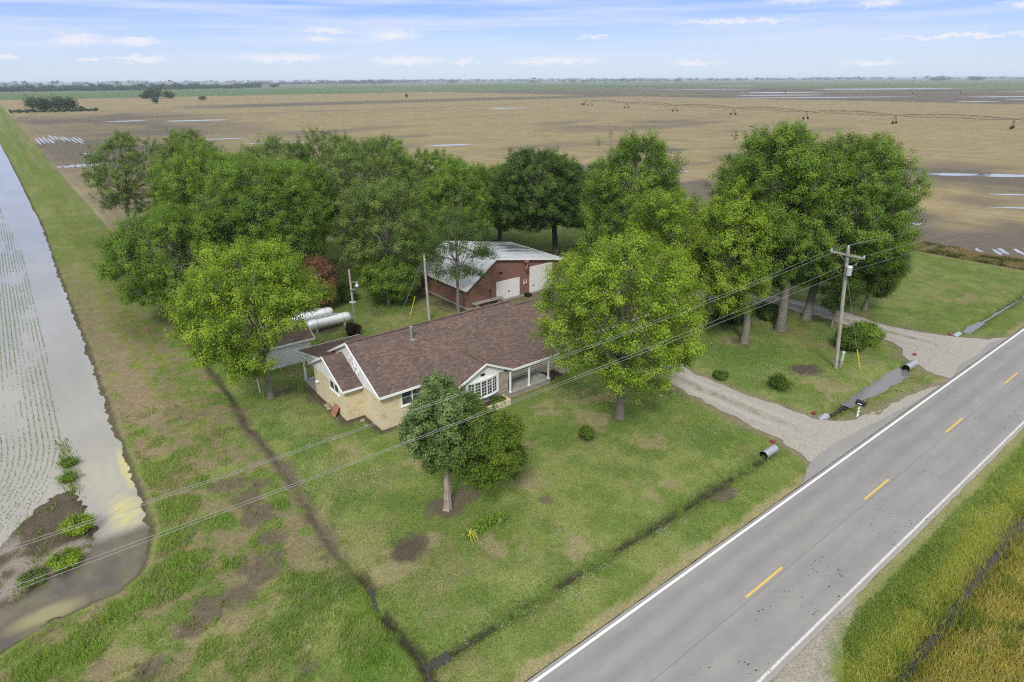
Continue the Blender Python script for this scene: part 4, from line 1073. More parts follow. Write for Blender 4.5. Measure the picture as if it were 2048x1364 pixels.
MB().lathe([(.0, .42), (.1, .4), (.12, .2), (.24, .02), (.2, -.1), (.1, -.18), (0, -.2)], (23.62, 54.28, 4.85), 16).build('lamp_shade', M['steel'], t, smooth=True)
MB().lathe([(.24, 0), (.3, .02), (.3, .05), (.24, .06)], (22.95, 54.2, 3.35), 16).bar((22.8, 54.2, 3.38), (23.05, 54.3, 3.38), .05).build('hoop', M['tank_white'], t)
MB().box(22.85, 23.35, 54.1, 54.22, 4.55, 4.66).build('bracket', M['steel'], t)

def wire(a, sag0, x_low, k, y, x0, x1, label, r=.009):
    P = []
    for i in range(61):
        x = x0 + (x1 - x0) * i / 60
        P.append((x, y(x), a + k * (x - x_low) ** 2 + sag0))
    tag(MB().tube(P, r, 5).build('power_line', M['wire'], smooth=True), label, 'wire', 'power lines along the road')
def span(p, y_left, z_low, label, x_low=9.0):
    k = (p[2] - z_low) / (p[0] - x_low) ** 2
    wire(z_low, 0, x_low, k, lambda x: p[1] + (y_left - p[1]) * (p[0] - x) / 60.0, p[0], -34, label)
span(TOP['outer'], 22.3, 9.28, 'upper power line on the house side, running left from the crossarm')
span(TOP['peak'], 21.1, 9.93, 'upper power line running left from the tip of the leaning pole')
span(TOP['inner'], 20.1, 9.35, 'lower power line running left from the road end of the crossarm')
span(TOP['low'], 21.2, 8.5, 'lowest power line running left from below the crossarm')
for k, yl in (('outer', 22.4), ('peak', 21.2), ('inner', 20.0), ('low', 21.2)):
    x, y, z = TOP[k]
    lb = {'outer': 'power line running right from the house end of the crossarm', 'peak': 'topmost power line running right from the pole tip', 'inner': 'power line running right from the road end of the crossarm', 'low': 'lowest power line running right past the dark cedar'}[k]
    kk = 1.1 / 45.0 ** 2
    P = [(x + i * 2.6, y + (yl - y) * i / 35, z - 1.1 + kk * (i * 2.6 - 45) ** 2) for i in range(36)]
    tag(MB().tube(P, .009, 5).build('power_line', M['wire'], smooth=True), lb, 'wire', 'power lines along the road')
t = thing('guy_wire', 'stay wire with yellow guard anchoring the roadside pole', 'stay wire', (53.0, 19.7, 0))
a, bq = Vector((53.02, 19.7, gz(53.02, 19.7) - .05)), Vector((49.8, 21.1, 8.9))
MB().tube([a, bq], .012, 5).build('strand', M['wire'], t)
MB().tube([a + (bq - a) * .005, a + (bq - a) * .225], .042, 8).build('guard', M['yellow'], t)
t = thing('guy_wire', 'stay wire with yellow guard on the lawn left of the barn', 'stay wire', (29.6, 55.4, 0))
MB().tube([(26.2, 52.6, 0), (30.5, 55.9, 3.2), (34.8, 59.2, 6.4)], .012, 5).build('strand', M['wire'], t)
MB().tube([(29.69, 55.47, -.05), (30.2, 55.0, 2.2)], .035, 8).build('guard', M['yellow'], t)
for x, y, h, r, m, lb in [(52.97, 21.3, 1.15, .13, 'green_grey', 'taller pale green cable pedestal at the foot of the roadside pole'), (52.1, 21.0, .75, .11, 'steel', 'shorter grey cable pedestal at the foot of the roadside pole')]:
    t = thing('cable_pedestal', lb, 'pedestal', (x, y, 0))
    z = gz(x, y)
    MB().tube([(x, y, z - .1), (x, y, z + h - .22)], r * .85, 10).build('post', M[m], t, smooth=True)
    MB().lathe([(r * .9, 0), (r, .02), (r, .2), (r * .7, .25), (0, .26)], (x, y, z + h - .22), 12).build('cap', M[m], t, smooth=True)
t = thing('hydrant', 'small grey water hydrant on the lawn behind the roof', 'hydrant', (24.0, 52.2, 0))
MB().tube([(24.0, 52.2, -.1), (24.0, 52.2, .8)], .05, 8).build('pipe', M['steel'], t)
MB().box(23.92, 24.08, 52.08, 52.3, .78, .95).bar((24, 52.2, .95), (24.25, 52.2, 1.05), .04).build('handle', M['steel'], t)

# ------------------------------------------------------------------ mailbox
mz = gz(44.69, 16.1)
t = thing('mailbox', 'black mailbox on a white twisted post beside the driveway mouth', 'mailbox', (44.69, 16.1, mz))
post = MB(); P = []
for i in range(25):
    a = i * .9; P.append((44.69 + .035 * math.cos(a), 16.1 + .035 * math.sin(a), mz - .1 + i * .046))
post.tube(P, .05, 8); post.build('post', M['white'], t, smooth=True)
pr = [(-.16, 0), (.16, 0), (.16, .2)] + [(.16 * math.cos(R(a)), .2 + .16 * math.sin(R(a))) for a in range(15, 180, 15)] + [(-.16, .2)]
MB().slab([(44.69 + p, 15.75, mz + 1.0 + q) for p, q in pr], (0, .62, 0)).build('box', M['dark'], t)
MB().slab([(44.69 + p * 1.04, 15.725, mz + 1.0 + q * 1.02) for p, q in pr], (0, .022, 0)).build('door', M['dark'], t)
MB().box(44.5, 44.52, 15.9, 16.2, mz + 1.1, mz + 1.16).build('name_plate', M['white'], t)
MB().box(44.86, 44.88, 15.95, 16.0, mz + 1.12, mz + 1.42).build('flag', M['red'], t)

# ------------------------------------------------------------------ culverts and their markers
def culvert(x, y, z, d, L, r, label):
    """corrugated pipe end sticking out of the bank; d = +1 opens towards +X"""
    t = thing('culvert_pipe', label, 'culvert', (x, y, z), 0, 'drain pipes under the driveways')
    prof = []; k = 22
    for i in range(k + 1): prof.append((r + (.018 if i % 2 else 0), d * -L * i / k))
    MB().lathe(prof, (x, y, z), 24, 'x').build('body', M['steel'], t)
    MB().lathe([(r - .02, d * -L), (r - .03, 0), (r + .005, 0)], (x, y, z), 24, 'x').build('bore', M['black_inside'], t)
culvert(34.9, 17.6, -.14, -1, 1.35, .29, 'grey drain pipe end beside the lawn, left of the first driveway')
culvert(43.4, 17.7, -.24, 1, 1.2, .29, 'grey drain pipe end half buried beside the mailbox')
culvert(56.5, 17.45, -.08, -1, 1.8, .32, 'grey drain pipe with dark round mouth over standing water')
culvert(69.2, 17.65, -.24, 1, 1.5, .30, 'grey drain pipe end in the water past the far driveway')
for x, y, lb in [(36.6, 18.0, 'faded red block half sunk beside the lawn culvert'), (42.6, 18.25, 'red block beside the mailbox culvert'), (59.9, 18.1, 'red block on the gravel above the dark pipe mouth'), (67.7, 18.0, 'red block beside the farthest culvert')]:
    tag(MB().slab([(x - .15, y - .12, -.1), (x + .15, y - .12, -.1), (x + .16, y + .13, -.1), (x - .14, y + .15, -.1)], (.03, .02, .26)).build('marker_block', M['red'], bevel=.03), lb, 'block', 'red blocks at the culverts')
# ------------------------------------------------------------------ trees: trunk and limbs as one tapered mesh, crown as many small leaves on sprays
def unit(v): return v / np.maximum(1e-9, np.linalg.norm(v, axis=-1, keepdims=True))
def tubes(paths, sides=6, flute=None):
    """paths: list of (points (k,3), radii (k))"""
    VV = []; FF = []; b = 0
    for P, rad in paths:
        P = np.asarray(P, float); k = len(P)
        d = np.gradient(P, axis=0); d = unit(d)
        u = np.where(np.abs(d[:, 2:3]) < .9, np.array([[0, 0, 1.0]]), np.array([[1.0, 0, 0]]))
        a = unit(np.cross(d, u)); c = np.cross(d, a)
        if k > 2:
            for i in range(1, k):        # keep the frame from flipping along the path
                a[i] = a[i - 1] - d[i] * np.dot(a[i - 1], d[i]); a[i] /= max(1e-6, np.linalg.norm(a[i])); c[i] = np.cross(d[i], a[i])
        t = np.arange(sides) * 2 * np.pi / sides
        rr = np.asarray(rad)[:, None] * (flute(t)[None] if flute is not None else np.ones((1, sides)))
        V = P[:, None] + (a[:, None] * np.cos(t)[None, :, None] + c[:, None] * np.sin(t)[None, :, None]) * rr[..., None]
        VV.append(V.reshape(-1, 3))
        i, j = np.meshgrid(np.arange(k - 1), np.arange(sides), indexing='ij'); j2 = (j + 1) % sides
        FF.append(np.stack([b + i * sides + j, b + i * sides + j2, b + (i + 1) * sides + j2, b + (i + 1) * sides + j], -1).reshape(-1, 4))
        b += k * sides
    return np.concatenate(VV), np.concatenate(FF)
def bez(a, b, c, n):
    t = np.linspace(0, 1, n)[:, None]
    return (1 - t) ** 2 * a + 2 * t * (1 - t) * b + t ** 2 * c
def leaves(pos, nrm, size, ratio, rg, droop=None):
    """diamond leaves, folded along the midrib: 4 vertices each"""
    n = len(pos)
    r = rg.normal(size=(n, 3)); t = unit(r - nrm * np.sum(r * nrm, 1, keepdims=True)); b = np.cross(nrm, t)
    L = (size * rg.uniform(.65, 1.35, n))[:, None]
    fold = nrm * L * .12
    V = np.stack([pos - t * L * .5, pos + b * L * ratio * .5 - fold, pos + t * L * .5, pos - b * L * ratio * .5 - fold], 1)
    return V.reshape(-1, 3), np.arange(4 * n).reshape(n, 4)
PAL = {'lime': ((.138, .226, .027), (.375, .50, .058)), 'mid': ((.094, .172, .027), (.252, .378, .056)), 'deep': ((.065, .120, .02), (.165, .25, .04)),
       'grey': ((.108, .168, .042), (.255, .34, .085)), 'rust': ((.18, .095, .055), (.42, .25, .145)), 'cedar': ((.055, .10, .019), (.145, .215, .036)),
       'bushy': ((.055, .105, .016), (.15, .225, .034)), 'burg': ((.02, .012, .012), (.07, .035, .03)), 'oak': ((.052, .102, .024), (.14, .22, .05))}

NLK = 2.1
def make_tree(label, base, lat, bot, top, pal='mid', trunk=.28, lean=(0, 0), seed=1, lobes=26, sprays=17, leaf=.21, nleaf=40, ratio=.6, group='shade trees round the farmstead', name='tree', cat='tree',
              bark='bark', lobe_r=(.17, .30), flat=.9, spread=.42, spray_r=.27, cone=0.0, limb=True, frost=None, fork=.42, crown_name='crown', depth=1.0, flute=None, inner=.16, keep=None, centers=None, tint=None):
    rg = np.random.default_rng(seed); lobes = int(lobes * (1.3 if lobes > 29 else 1)); leaf *= .66 if leaf > .15 else 1; nleaf = int(nleaf * (NLK if leaf > .11 else 1))
    bx, by = base; bz = gz(bx, by)
    D = math.hypot(bx, by); u = np.array([bx / D, by / D]); side = np.array([u[1], -u[0]])
    mid = (lat[0] + lat[1]) / 2; rad = (lat[1] - lat[0]) / 2; hz = (top - bot) / 2
    cc = np.array([bx + side[0] * mid, by + side[1] * mid, (top + bot) / 2])
    t = thing(name, label, cat, (bx, by, bz), 0, group)
    # lobes of foliage, spread through the crown by best-candidate sampling
    sc = np.array([rad, rad * depth, hz])
    P = []
    while len(P) < lobes:
        c = rg.normal(size=(24, 3)); c = unit(c) * (rg.uniform(.25, 1, (24, 1)) ** .45)
        if cone: c[:, :2] *= (1 - cone * (c[:, 2:3] * .5 + .5))
        c[:, 2] = np.where(c[:, 2] < -.75, -.75, c[:, 2])
        if keep is not None:
            c = c[keep(c)]
            if len(c) == 0: continue
        if not P: P.append(c[0]); continue
        d = np.min(np.linalg.norm(c[:, None] - np.array(P)[None], axis=2), axis=1); P.append(c[np.argmax(d)])
    P = np.array(P)
    lr = rg.uniform(*lobe_r, lobes)
    if limb and lobes > 29:      # uneven outline: some limbs reach farther than others
        th = np.arctan2(P[:, 1], P[:, 0]); f1, f2 = rg.uniform(0, 6.28, 2)
        P[:, :2] *= ((1 + .13 * np.sin(2 * th + f1) + .10 * np.sin(3 * th + f2 + 3 * P[:, 2])) * rg.uniform(.86, 1.12, lobes))[:, None]
        P[:, 2] += rg.normal(0, .05, lobes)
    P = P * np.minimum(1, (1.0 - lr * .85) / np.maximum(.2, np.linalg.norm(P, axis=1)))[:, None]
    P[:, 2] = np.minimum(P[:, 2], 1 - lr * max(hz, rad * .7) * flat / hz * 1.1 - .25 / hz)
    ax = np.array([[math.cos(math.atan2(side[1], side[0])), math.sin(math.atan2(side[1], side[0])), 0], [u[0], u[1], 0], [0, 0, 1]])
    LC = cc + (P * sc) @ ax
    if centers is not None:
        Q = np.array(centers, float); lobes = len(Q); lr = Q[:, 3] / rad
        P = np.stack([Q[:, 0] / 3, Q[:, 1], (Q[:, 2] - 4.6) / 3.2], 1)
        LC = np.array([bx, by, 0]) + np.stack([Q[:, 0], Q[:, 1], Q[:, 2]], 1) @ ax
        sc = np.array([rad, rad, rad]); hz = rad
    paths = []
    f0 = np.array([bx, by, bz - .15]); top_t = np.array([bx + lean[0], by + lean[1], bz])
    zf = bz + (bot - bz) + (top - bot) * fork
    crown_mid = np.array([bx * .45 + cc[0] * .55 + lean[0] * .4, by * .45 + cc[1] * .55 + lean[1] * .4, zf])
    main = bez(f0, np.array([bx + lean[0] * .3, by + lean[1] * .3, bz + (zf - bz) * .55]), crown_mid, 9)
    main[1:-1, :2] += rg.normal(0, trunk * .12, (7, 2))
    rr = trunk * np.array([1.5, 1.1, 1, .94, .88, .82, .74, .66, .55])
    trunkV, trunkF = tubes([(main, rr)], 12 if flute is None else 30, flute)
    if limb:
        tip = np.array([cc[0], cc[1], top - hz * .35])
        ld = bez(main[-1], (main[-1] + tip) / 2 + rg.normal(0, .3, 3), tip, 6); paths.append((ld, trunk * np.linspace(.55, .1, 6)))
        for i in range(lobes):
            k = rg.uniform(.35, 1.0); s0 = main[min(8, int(3 + 5 * k))] if LC[i, 2] < zf + hz * .6 else ld[rg.integers(0, 4)]
            m = s0 * .45 + LC[i] * .55; m[2] += .12 * np.linalg.norm(LC[i, :2] - s0[:2]) * rg.uniform(-.6, 1.2)
            pth = bez(s0, m, LC[i], 6); paths.append((pth, trunk * np.linspace(.32, .09, 6) * rg.uniform(.7, 1.1)))
    LV = []; LF = []; LCOL = []; nb = 0
    lo, hi = np.array(PAL[pal][0]), np.array(PAL[pal][1])
    for i in range(lobes):
        R0 = lr[i] * sc * np.array([1, 1, 1.0]); R0[2] = lr[i] * max(hz, rad * .7) * flat
        out = unit((LC[i] - cc) / sc)
        d = unit(rg.normal(size=(sprays * 5, 3)))
        d = d[(d @ out > -.3) & (d[:, 2] > -.45)][:sprays]
        k = rg.uniform(.68, 1.12, (len(d), 1)) + .3 * (rg.uniform(0, 1, (len(d), 1)) > .88)
        SP = LC[i] + ((d * k) * R0) @ ax
        dw = unit(d @ ax * .75 + np.array([0, 0, .35]))
        if limb:
            for q in range(0, len(d), 2):
                paths.append((np.stack([LC[i], (LC[i] + SP[q]) / 2 + np.array([0, 0, .06]), SP[q]]), np.array([.03, .02, .008]) * (trunk / .28)))
        cnt = rg.integers(int(nleaf * .55), int(nleaf * 1.45), len(d))
        w = np.repeat(np.arange(len(d)), cnt)
        off = rg.normal(size=(len(w), 3)) * spray_r * .72 + dw[w] * rg.normal(size=(len(w), 1)) * spray_r * .75
        tip = np.sum(off * dw[w], 1) / spray_r
        pos = SP[w] + off + dw[w] * spray_r * .3
        nrm = unit(dw[w] * .8 + unit(pos - LC[i]) * .7 + off / spray_r * .35 + np.array([0, 0, .3]) + rg.normal(size=(len(w), 3)) * .42)
        sprayhue = rg.uniform(-.28, .3, len(d))[w]
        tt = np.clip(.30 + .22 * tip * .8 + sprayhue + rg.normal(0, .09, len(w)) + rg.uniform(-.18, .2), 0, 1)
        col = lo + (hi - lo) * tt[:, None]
        if tint is not None: col = col * np.array(tint(P[i]))
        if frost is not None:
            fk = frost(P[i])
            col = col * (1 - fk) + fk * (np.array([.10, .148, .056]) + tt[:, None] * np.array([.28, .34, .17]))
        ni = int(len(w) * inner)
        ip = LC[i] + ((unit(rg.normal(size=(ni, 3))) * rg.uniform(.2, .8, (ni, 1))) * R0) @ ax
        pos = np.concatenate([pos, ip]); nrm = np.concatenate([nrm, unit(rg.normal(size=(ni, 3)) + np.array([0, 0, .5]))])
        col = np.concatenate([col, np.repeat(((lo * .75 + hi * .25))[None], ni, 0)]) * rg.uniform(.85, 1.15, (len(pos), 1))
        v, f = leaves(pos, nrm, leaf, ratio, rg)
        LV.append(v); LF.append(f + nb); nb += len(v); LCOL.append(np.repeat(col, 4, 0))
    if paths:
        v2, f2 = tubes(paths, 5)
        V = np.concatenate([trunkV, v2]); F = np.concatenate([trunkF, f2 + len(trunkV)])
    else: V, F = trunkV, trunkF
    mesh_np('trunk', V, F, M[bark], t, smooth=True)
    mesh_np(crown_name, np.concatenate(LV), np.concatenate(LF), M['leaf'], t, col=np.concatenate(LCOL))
    return t

TG = 'shade trees round the farmstead'
make_tree('bright lime-green tree standing alone on the front lawn before the house', (31.0, 26.9), (-6.0, 5.3), 2.1, 13.6, 'lime', .27, seed=11, lobes=44, sprays=19, nleaf=46, leaf=.20, group=TG)
make_tree('bright lime-green tree with slim trunk beside the white shed', (12.0, 46.15), (-5.6, 5.2), 1.9, 12.6, 'lime', .24, seed=12, lobes=42, sprays=18, nleaf=44, leaf=.20, group=TG, keep=lambda c: ~((c[:, 0] > -.05) & (c[:, 2] < -.30 + .25 * (c[:, 0] > .3))))
# dense mass on the left
make_tree('dense green tree overhanging the dark side ditch on the left', (12.2, 68.6), (-7.6, 4.8), .9, 11.8, 'mid', .36, seed=13, lobes=34, sprays=34, nleaf=44, leaf=.2, group=TG, lobe_r=(.24, .38))
make_tree('big dense green tree rising behind the lime tree by the shed', (19.3, 68.4), (-5.6, 7.0), 1.0, 16.3, 'mid', .42, seed=14, lobes=40, sprays=36, nleaf=44, leaf=.2, group=TG, lobe_r=(.24, .38))
make_tree('tall green tree topping the dense mass above the ditch', (15.8, 82.3), (-4.0, 9.6), 2.0, 16.6, 'mid', .42, seed=15, lobes=36, sprays=34, nleaf=42, leaf=.22, group=TG, lobe_r=(.24, .38))
make_tree('loose airy tree at the far left corner of the grove', (13.8, 122.0), (-4.5, 8.6), 1.6, 15.8, 'grey', .36, seed=16, lobes=36, sprays=15, nleaf=32, leaf=.27, group=TG, lobe_r=(.2, .34))
make_tree('airy tree behind the far left corner tree, crown over the stubble', (25.5, 131.0), (-4.0, 6.5), 2.6, 15.3, 'grey', .34, seed=17, lobes=30, sprays=14, nleaf=30, leaf=.29, group=TG)
make_tree('feathery grey-green tree in the back row with branches showing', (30.0, 99.0), (-5.0, 8.2), 2.4, 15.9, 'grey', .36, seed=18, lobes=38, sprays=15, nleaf=34, leaf=.25, group=TG)
make_tree('wide grey-green tree of the back row above the lawn gap', (36.4, 80.5), (-6.8, 8.8), 2.4, 16.3, 'grey', .4, seed=19, lobes=46, sprays=16, nleaf=38, leaf=.24, group=TG)
make_tree('green tree at the right end of the back row with rounded crown', (45.0, 92.0), (-5.0, 6.5), 2.0, 15.6, 'mid', .36, seed=20, lobes=36, sprays=16, nleaf=38, leaf=.25, group=TG)
make_tree('spreading grey-green tree leaning over the white storage tank', (31.2, 63.4), (-5.4, 6.2), 1.2, 13.3, 'grey', .34, lean=(.8, .4), seed=21, lobes=44, sprays=16, nleaf=38, leaf=.22, group=TG)
make_tree('grey-green tree in the middle of the grove behind the rust-brown conifer', (27.5, 80.0), (-5.2, 5.6), 1.8, 14.6, 'mid', .34, seed=121, lobes=40, sprays=18, nleaf=40, leaf=.23, group=TG)
make_tree('leafy tree behind the middle of the grove, top against the stubble', (41.5, 104.0), (-6.5, 7.0), 1.6, 16.0, 'grey', .36, seed=122, lobes=38, sprays=16, nleaf=36, leaf=.26, group=TG)
make_tree('leafy tree left of centre in the back row, filling between two taller crowns', (22.0, 108.0), (-6.0, 6.5), 1.6, 15.6, 'grey', .36, seed=123, lobes=38, sprays=16, nleaf=36, leaf=.26, group=TG)
make_tree('bright rounded tree behind the barn roof, left of the oak', (47.0, 72.0), (-6.5, 5.5), 1.0, 11.2, 'mid', .3, seed=124, lobes=38, sprays=17, nleaf=38, leaf=.24, group=TG)
make_tree('far rounded tree closing the gap between grove and oak', (56.0, 93.0), (-7.0, 6.5), 1.0, 12.6, 'mid', .32, seed=125, lobes=36, sprays=16, nleaf=36, leaf=.26, group=TG)
make_tree('broad leafy tree between the oak and the tall driveway tree', (61.0, 55.0), (-5.5, 5.0), 1.4, 13.2, 'mid', .32, seed=126, lobes=38, sprays=17, nleaf=38, leaf=.24, group=TG)
make_tree('low bright bushy tree on the lawn left of the barn', (29.6, 60.0), (-3.2, 3.4), .9, 5.6, 'mid', .18, seed=22, lobes=26, sprays=14, nleaf=36, leaf=.20, group=TG)
make_tree('yellow-green tree behind the barn, seen under the stubble field', (51.2, 77.5), (-5.2, 6.5), 1.6, 12.3, 'mid', .3, seed=23, lobes=34, sprays=16, nleaf=38, leaf=.24, group=TG)
make_tree('yellow-green tree left of the dark oak, partly behind it', (57.5, 76.5), (-5.6, 4.6), 1.2, 11.6, 'mid', .3, seed=24, lobes=34, sprays=16, nleaf=38, leaf=.24, group=TG)
make_tree('slim dull green tree standing against the barn side', (33.8, 52.4), (-3.8, 3.9), 3.2, 11.4, 'oak', .17, seed=25, lobes=26, sprays=13, nleaf=26, leaf=.19, group=TG, lobe_r=(.2, .34))
make_tree('dark dense oak with tall trunk behind the barn', (57.8, 63.9), (-9.2, 4.6), 2.9, 14.8, 'oak', .4, seed=26, lobes=54, sprays=19, nleaf=44, leaf=.24, group=TG, bark='bark_dark')
make_tree('yellow-green tree filling the gap right of the dark oak', (66.0, 66.0), (-5, 5), 1.5, 12.4, 'mid', .3, seed=27, lobes=30, sprays=15, nleaf=36, leaf=.26, group=TG)
make_tree('tall green tree right of the oak above the driveway loop', (53.5, 45.5), (-6.4, 5.0), 2.0, 18.2, 'mid', .38, seed=28, lobes=50, sprays=18, nleaf=40, leaf=.23, group=TG)
make_tree('lime-tipped tree behind the lone lawn tree, trunk by the drive', (49.5, 35.0), (-6.8, 1.6), 1.8, 13.8, 'lime', .26, seed=29, lobes=38, sprays=17, nleaf=38, leaf=.21, group=TG)
make_tree('lime-tipped tree with straight pale trunk in a bare soil ring', (50.65, 29.3), (-5.6, 1.6), 1.9, 14.9, 'lime', .31, seed=30, lobes=42, sprays=18, nleaf=42, leaf=.21, group=TG)
make_tree('tallest broad tree of the right-hand clump, trunk between drive and pole', (56.2, 28.9), (-8.2, 4.2), 4.2, 19.5, 'mid', .40, seed=31, lobes=60, sprays=19, nleaf=44, leaf=.23, group=TG)
make_tree('broad tree at the right edge of the clump, leaning to the field', (61.2, 28.9), (-4.6, 8.0), 4.4, 18.6, 'mid', .38, lean=(1.2, 0), seed=32, lobes=56, sprays=19, nleaf=44, leaf=.23, group=TG)
make_tree('tree behind the right-hand clump, dark between the trunks', (66.5, 37.0), (-6.5, 5.0), 3.0, 16.5, 'deep', .34, seed=33, lobes=42, sprays=17, nleaf=40, leaf=.25, group=TG)
make_tree('low leafy tree below the clump with trunk beside the gravel', (60.7, 31.2), (-3.2, 2.6), 2.4, 8.6, 'mid', .22, seed=34, lobes=26, sprays=15, nleaf=34, leaf=.21, group=TG)
CG_ = 'cedars and other evergreens'
dn = lambda p: 0
make_tree('dark rounded cedar at the right edge of the grove', (68.5, 26.4), (-2.7, 2.9), 1.1, 9.7, 'cedar', .18, seed=35, lobes=44, sprays=20, nleaf=50, leaf=.17, spray_r=.28, group=CG_, name='cedar', bark='bark', limb=False, inner=.5)
make_tree('small dark cedar with slanting trunk left of the roadside pole', (60.8, 26.1), (-1.8, 1.9), 1.5, 6.9, 'cedar', .11, lean=(.7, .2), seed=36, lobes=30, sprays=16, nleaf=40, leaf=.16, spray_r=.25, group=CG_, name='cedar', limb=False, inner=.5)
fl = lambda t: 1 + .16 * np.sin(t * 5 + .4) + .09 * np.sin(t * 9)
CEDAR = [(-.6, 7.4, .75), (.2, 7.3, .8), (-1.3, 6.3, .85), (-.2, 6.4, 1.0), (.9, 6.5, .9), (-1.6, 5.1, .85), (-.6, 5.2, 1.0), (.6, 5.4, 1.0), (1.8, 5.8, .8), (-1.2, 4.2, .75), (-.2, 4.0, .9), (1.0, 4.3, 1.0), (2.2, 4.8, .95),
         (3.2, 5.0, .75), (.9, 3.3, .8), (2.0, 3.6, 1.0), (3.3, 4.0, .95), (4.0, 4.2, .6), (1.8, 2.6, .75), (2.8, 2.8, .9), (3.8, 3.2, .75), (2.5, 2.0, .6), (3.4, 2.2, .65), (4.1, 2.8, .5), (-.8, 3.4, .5)]
def front_cedar():
    rr = random.Random(41); cs = []
    for la, z, r in CEDAR:
        dmax = 1.7 * math.sqrt(max(.05, 1 - ((la - 1.1) / 3.4) ** 2 * .8 - ((z - 4.8) / 4) ** 2 * .6))
        for dd in (-dmax, -.1, dmax):
            cs.append((1.1 + (la - 1.1) * .89 + rr.uniform(-.15, .15), dd * rr.uniform(.5, .9), 5.05 + (z - 4.8) * .88 + rr.uniform(-.15, .15), r * rr.uniform(.5, .8)))
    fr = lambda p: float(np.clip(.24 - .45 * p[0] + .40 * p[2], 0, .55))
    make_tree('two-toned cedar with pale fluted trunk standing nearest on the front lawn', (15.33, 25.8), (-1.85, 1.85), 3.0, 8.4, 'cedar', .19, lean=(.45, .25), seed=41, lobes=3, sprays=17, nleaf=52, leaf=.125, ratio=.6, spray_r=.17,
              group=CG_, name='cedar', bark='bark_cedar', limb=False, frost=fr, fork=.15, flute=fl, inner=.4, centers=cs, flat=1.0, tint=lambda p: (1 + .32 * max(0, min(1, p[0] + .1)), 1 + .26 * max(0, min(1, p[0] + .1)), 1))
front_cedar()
make_tree('rust-brown dying conifer beyond the silver tanks', (22.9, 63.2), (-2.2, 2.4), .4, 6.1, 'rust', .12, seed=43, lobes=34, sprays=16, nleaf=34, leaf=.17, ratio=.4, spray_r=.26, cone=.5, group=CG_, name='conifer', limb=True, inner=.2)

# ------------------------------------------------------------------ shrubs
def make_shrub(label, base, r, h, pal, seed, leaf=.1, lobes=12, sprays=12, nleaf=30, group='shrubs on the lawn', name='shrub', cat='shrub', **k):
    return make_tree(label, base, (-r, r), .05, h, pal, .035, seed=seed, lobes=lobes, sprays=sprays, leaf=leaf, nleaf=nleaf, group=group, name=name, cat=cat, limb=True, spray_r=.13 if r < .8 else .2, crown_name='foliage', fork=.05, bark='bark_dark', **k)
make_shrub('small upright dark shrub on the front lawn below the lime tree', (27.0, 26.3), .42, .95, 'deep', 51)
make_shrub('dark shrub tucked under the right side of the front cedar', (20.4, 26.2), .5, 1.35, 'deep', 52)
make_shrub('low round shrub left of the bare soil bed near the pole', (44.6, 22.15), .85, 1.0, 'bushy', 53, lobes=12, lobe_r=(.25, .45))
make_shrub('tiny shrub on the lawn between drive and tall trees', (42.4, 26.2), .5, .6, 'deep', 54)
make_shrub('dense dark shrub behind the roadside pole', (56.7, 22.4), 1.15, 2.0, 'bushy', 55, lobes=22, sprays=14, leaf=.13)
make_shrub('looser spiky shrub beside the dense one near the far drive', (59.2, 22.3), 1.35, 1.9, 'mid', 56, lobes=20, sprays=14, leaf=.15)
make_shrub('burgundy shrub at the foot of the lamp pole', (22.7, 54.1), .55, 1.25, 'burg', 57, leaf=.12)
make_shrub('dark green bush beside the rust-brown conifer', (26.4, 64.2), 1.1, 2.2, 'deep', 58, lobes=18, leaf=.16)
make_shrub('leafy undergrowth bush between the trunks of the clump', (54.5, 33.5), 1.8, 1.6, 'deep', 59, lobes=22, leaf=.17)
make_shrub('leafy undergrowth bush under the tallest tree, near the gravel', (58.5, 31.5), 1.4, 1.4, 'deep', 60, lobes=20, leaf=.17)
make_shrub('yellow-green bush on the canal island beside the water', (-1.75, 37.0), .75, .75, 'lime', 61, lobes=26, leaf=.09, nleaf=14, group='bushes by the canal')
make_shrub('broad yellow-green bush at the bend of the canal', (-2.6, 34.7), .75, .4, 'lime', 62, lobes=24, leaf=.09, nleaf=14, group='bushes by the canal')
make_shrub('olive bush at the left end of the mud island', (-4.0, 34.2), .6, .35, 'grey', 63, lobes=18, leaf=.08, nleaf=12, group='bushes by the canal')
make_shrub('small light bush at the edge of the young rice', (-1.75, 43.4), .45, .35, 'mid', 64, lobes=14, leaf=.08, nleaf=10, group='bushes by the canal')
make_shrub('second light bush at the edge of the young rice, farther off', (-1.5, 45.4), .5, .35, 'mid', 65, lobes=14, leaf=.08, nleaf=10, group='bushes by the canal')
make_shrub('green plant in the brick planter under the bow window', (25.2, 34.0), .4, .75, 'deep', 66)
t = thing('sapling', 'young sapling in a white sleeve left of the lime tree trunk', 'sapling', (11.6, 47.6, 0))
MB().tube([(11.6, 47.6, 0), (11.55, 47.62, 1.3)], .05, 8).build('sleeve', M['white'], t)
_v, _f = leaves(np.array([[11.5, 47.6, 1.6]]) + rng.normal(size=(260, 3)) * np.array([.3, .3, .3]), unit(rng.normal(size=(260, 3)) + np.array([0, 0, 1])), .13, .5, rng)
mesh_np('foliage', _v, _f, M['leaf'], t, col=np.repeat(np.array(PAL['mid'][0]) + rng.uniform(0, 1, (260, 1)) * (np.array(PAL['mid'][1]) - np.array(PAL['mid'][0])), 4, 0))
t = thing('stake', 'thin grey stake beside the sapling left of the lime tree', 'stake', (11.9, 46.4, 0))
MB().tube([(11.55, 46.55, 0), (11.55, 46.55, 1.0)], .03, 6).build('post', M['grey_wood'], t)

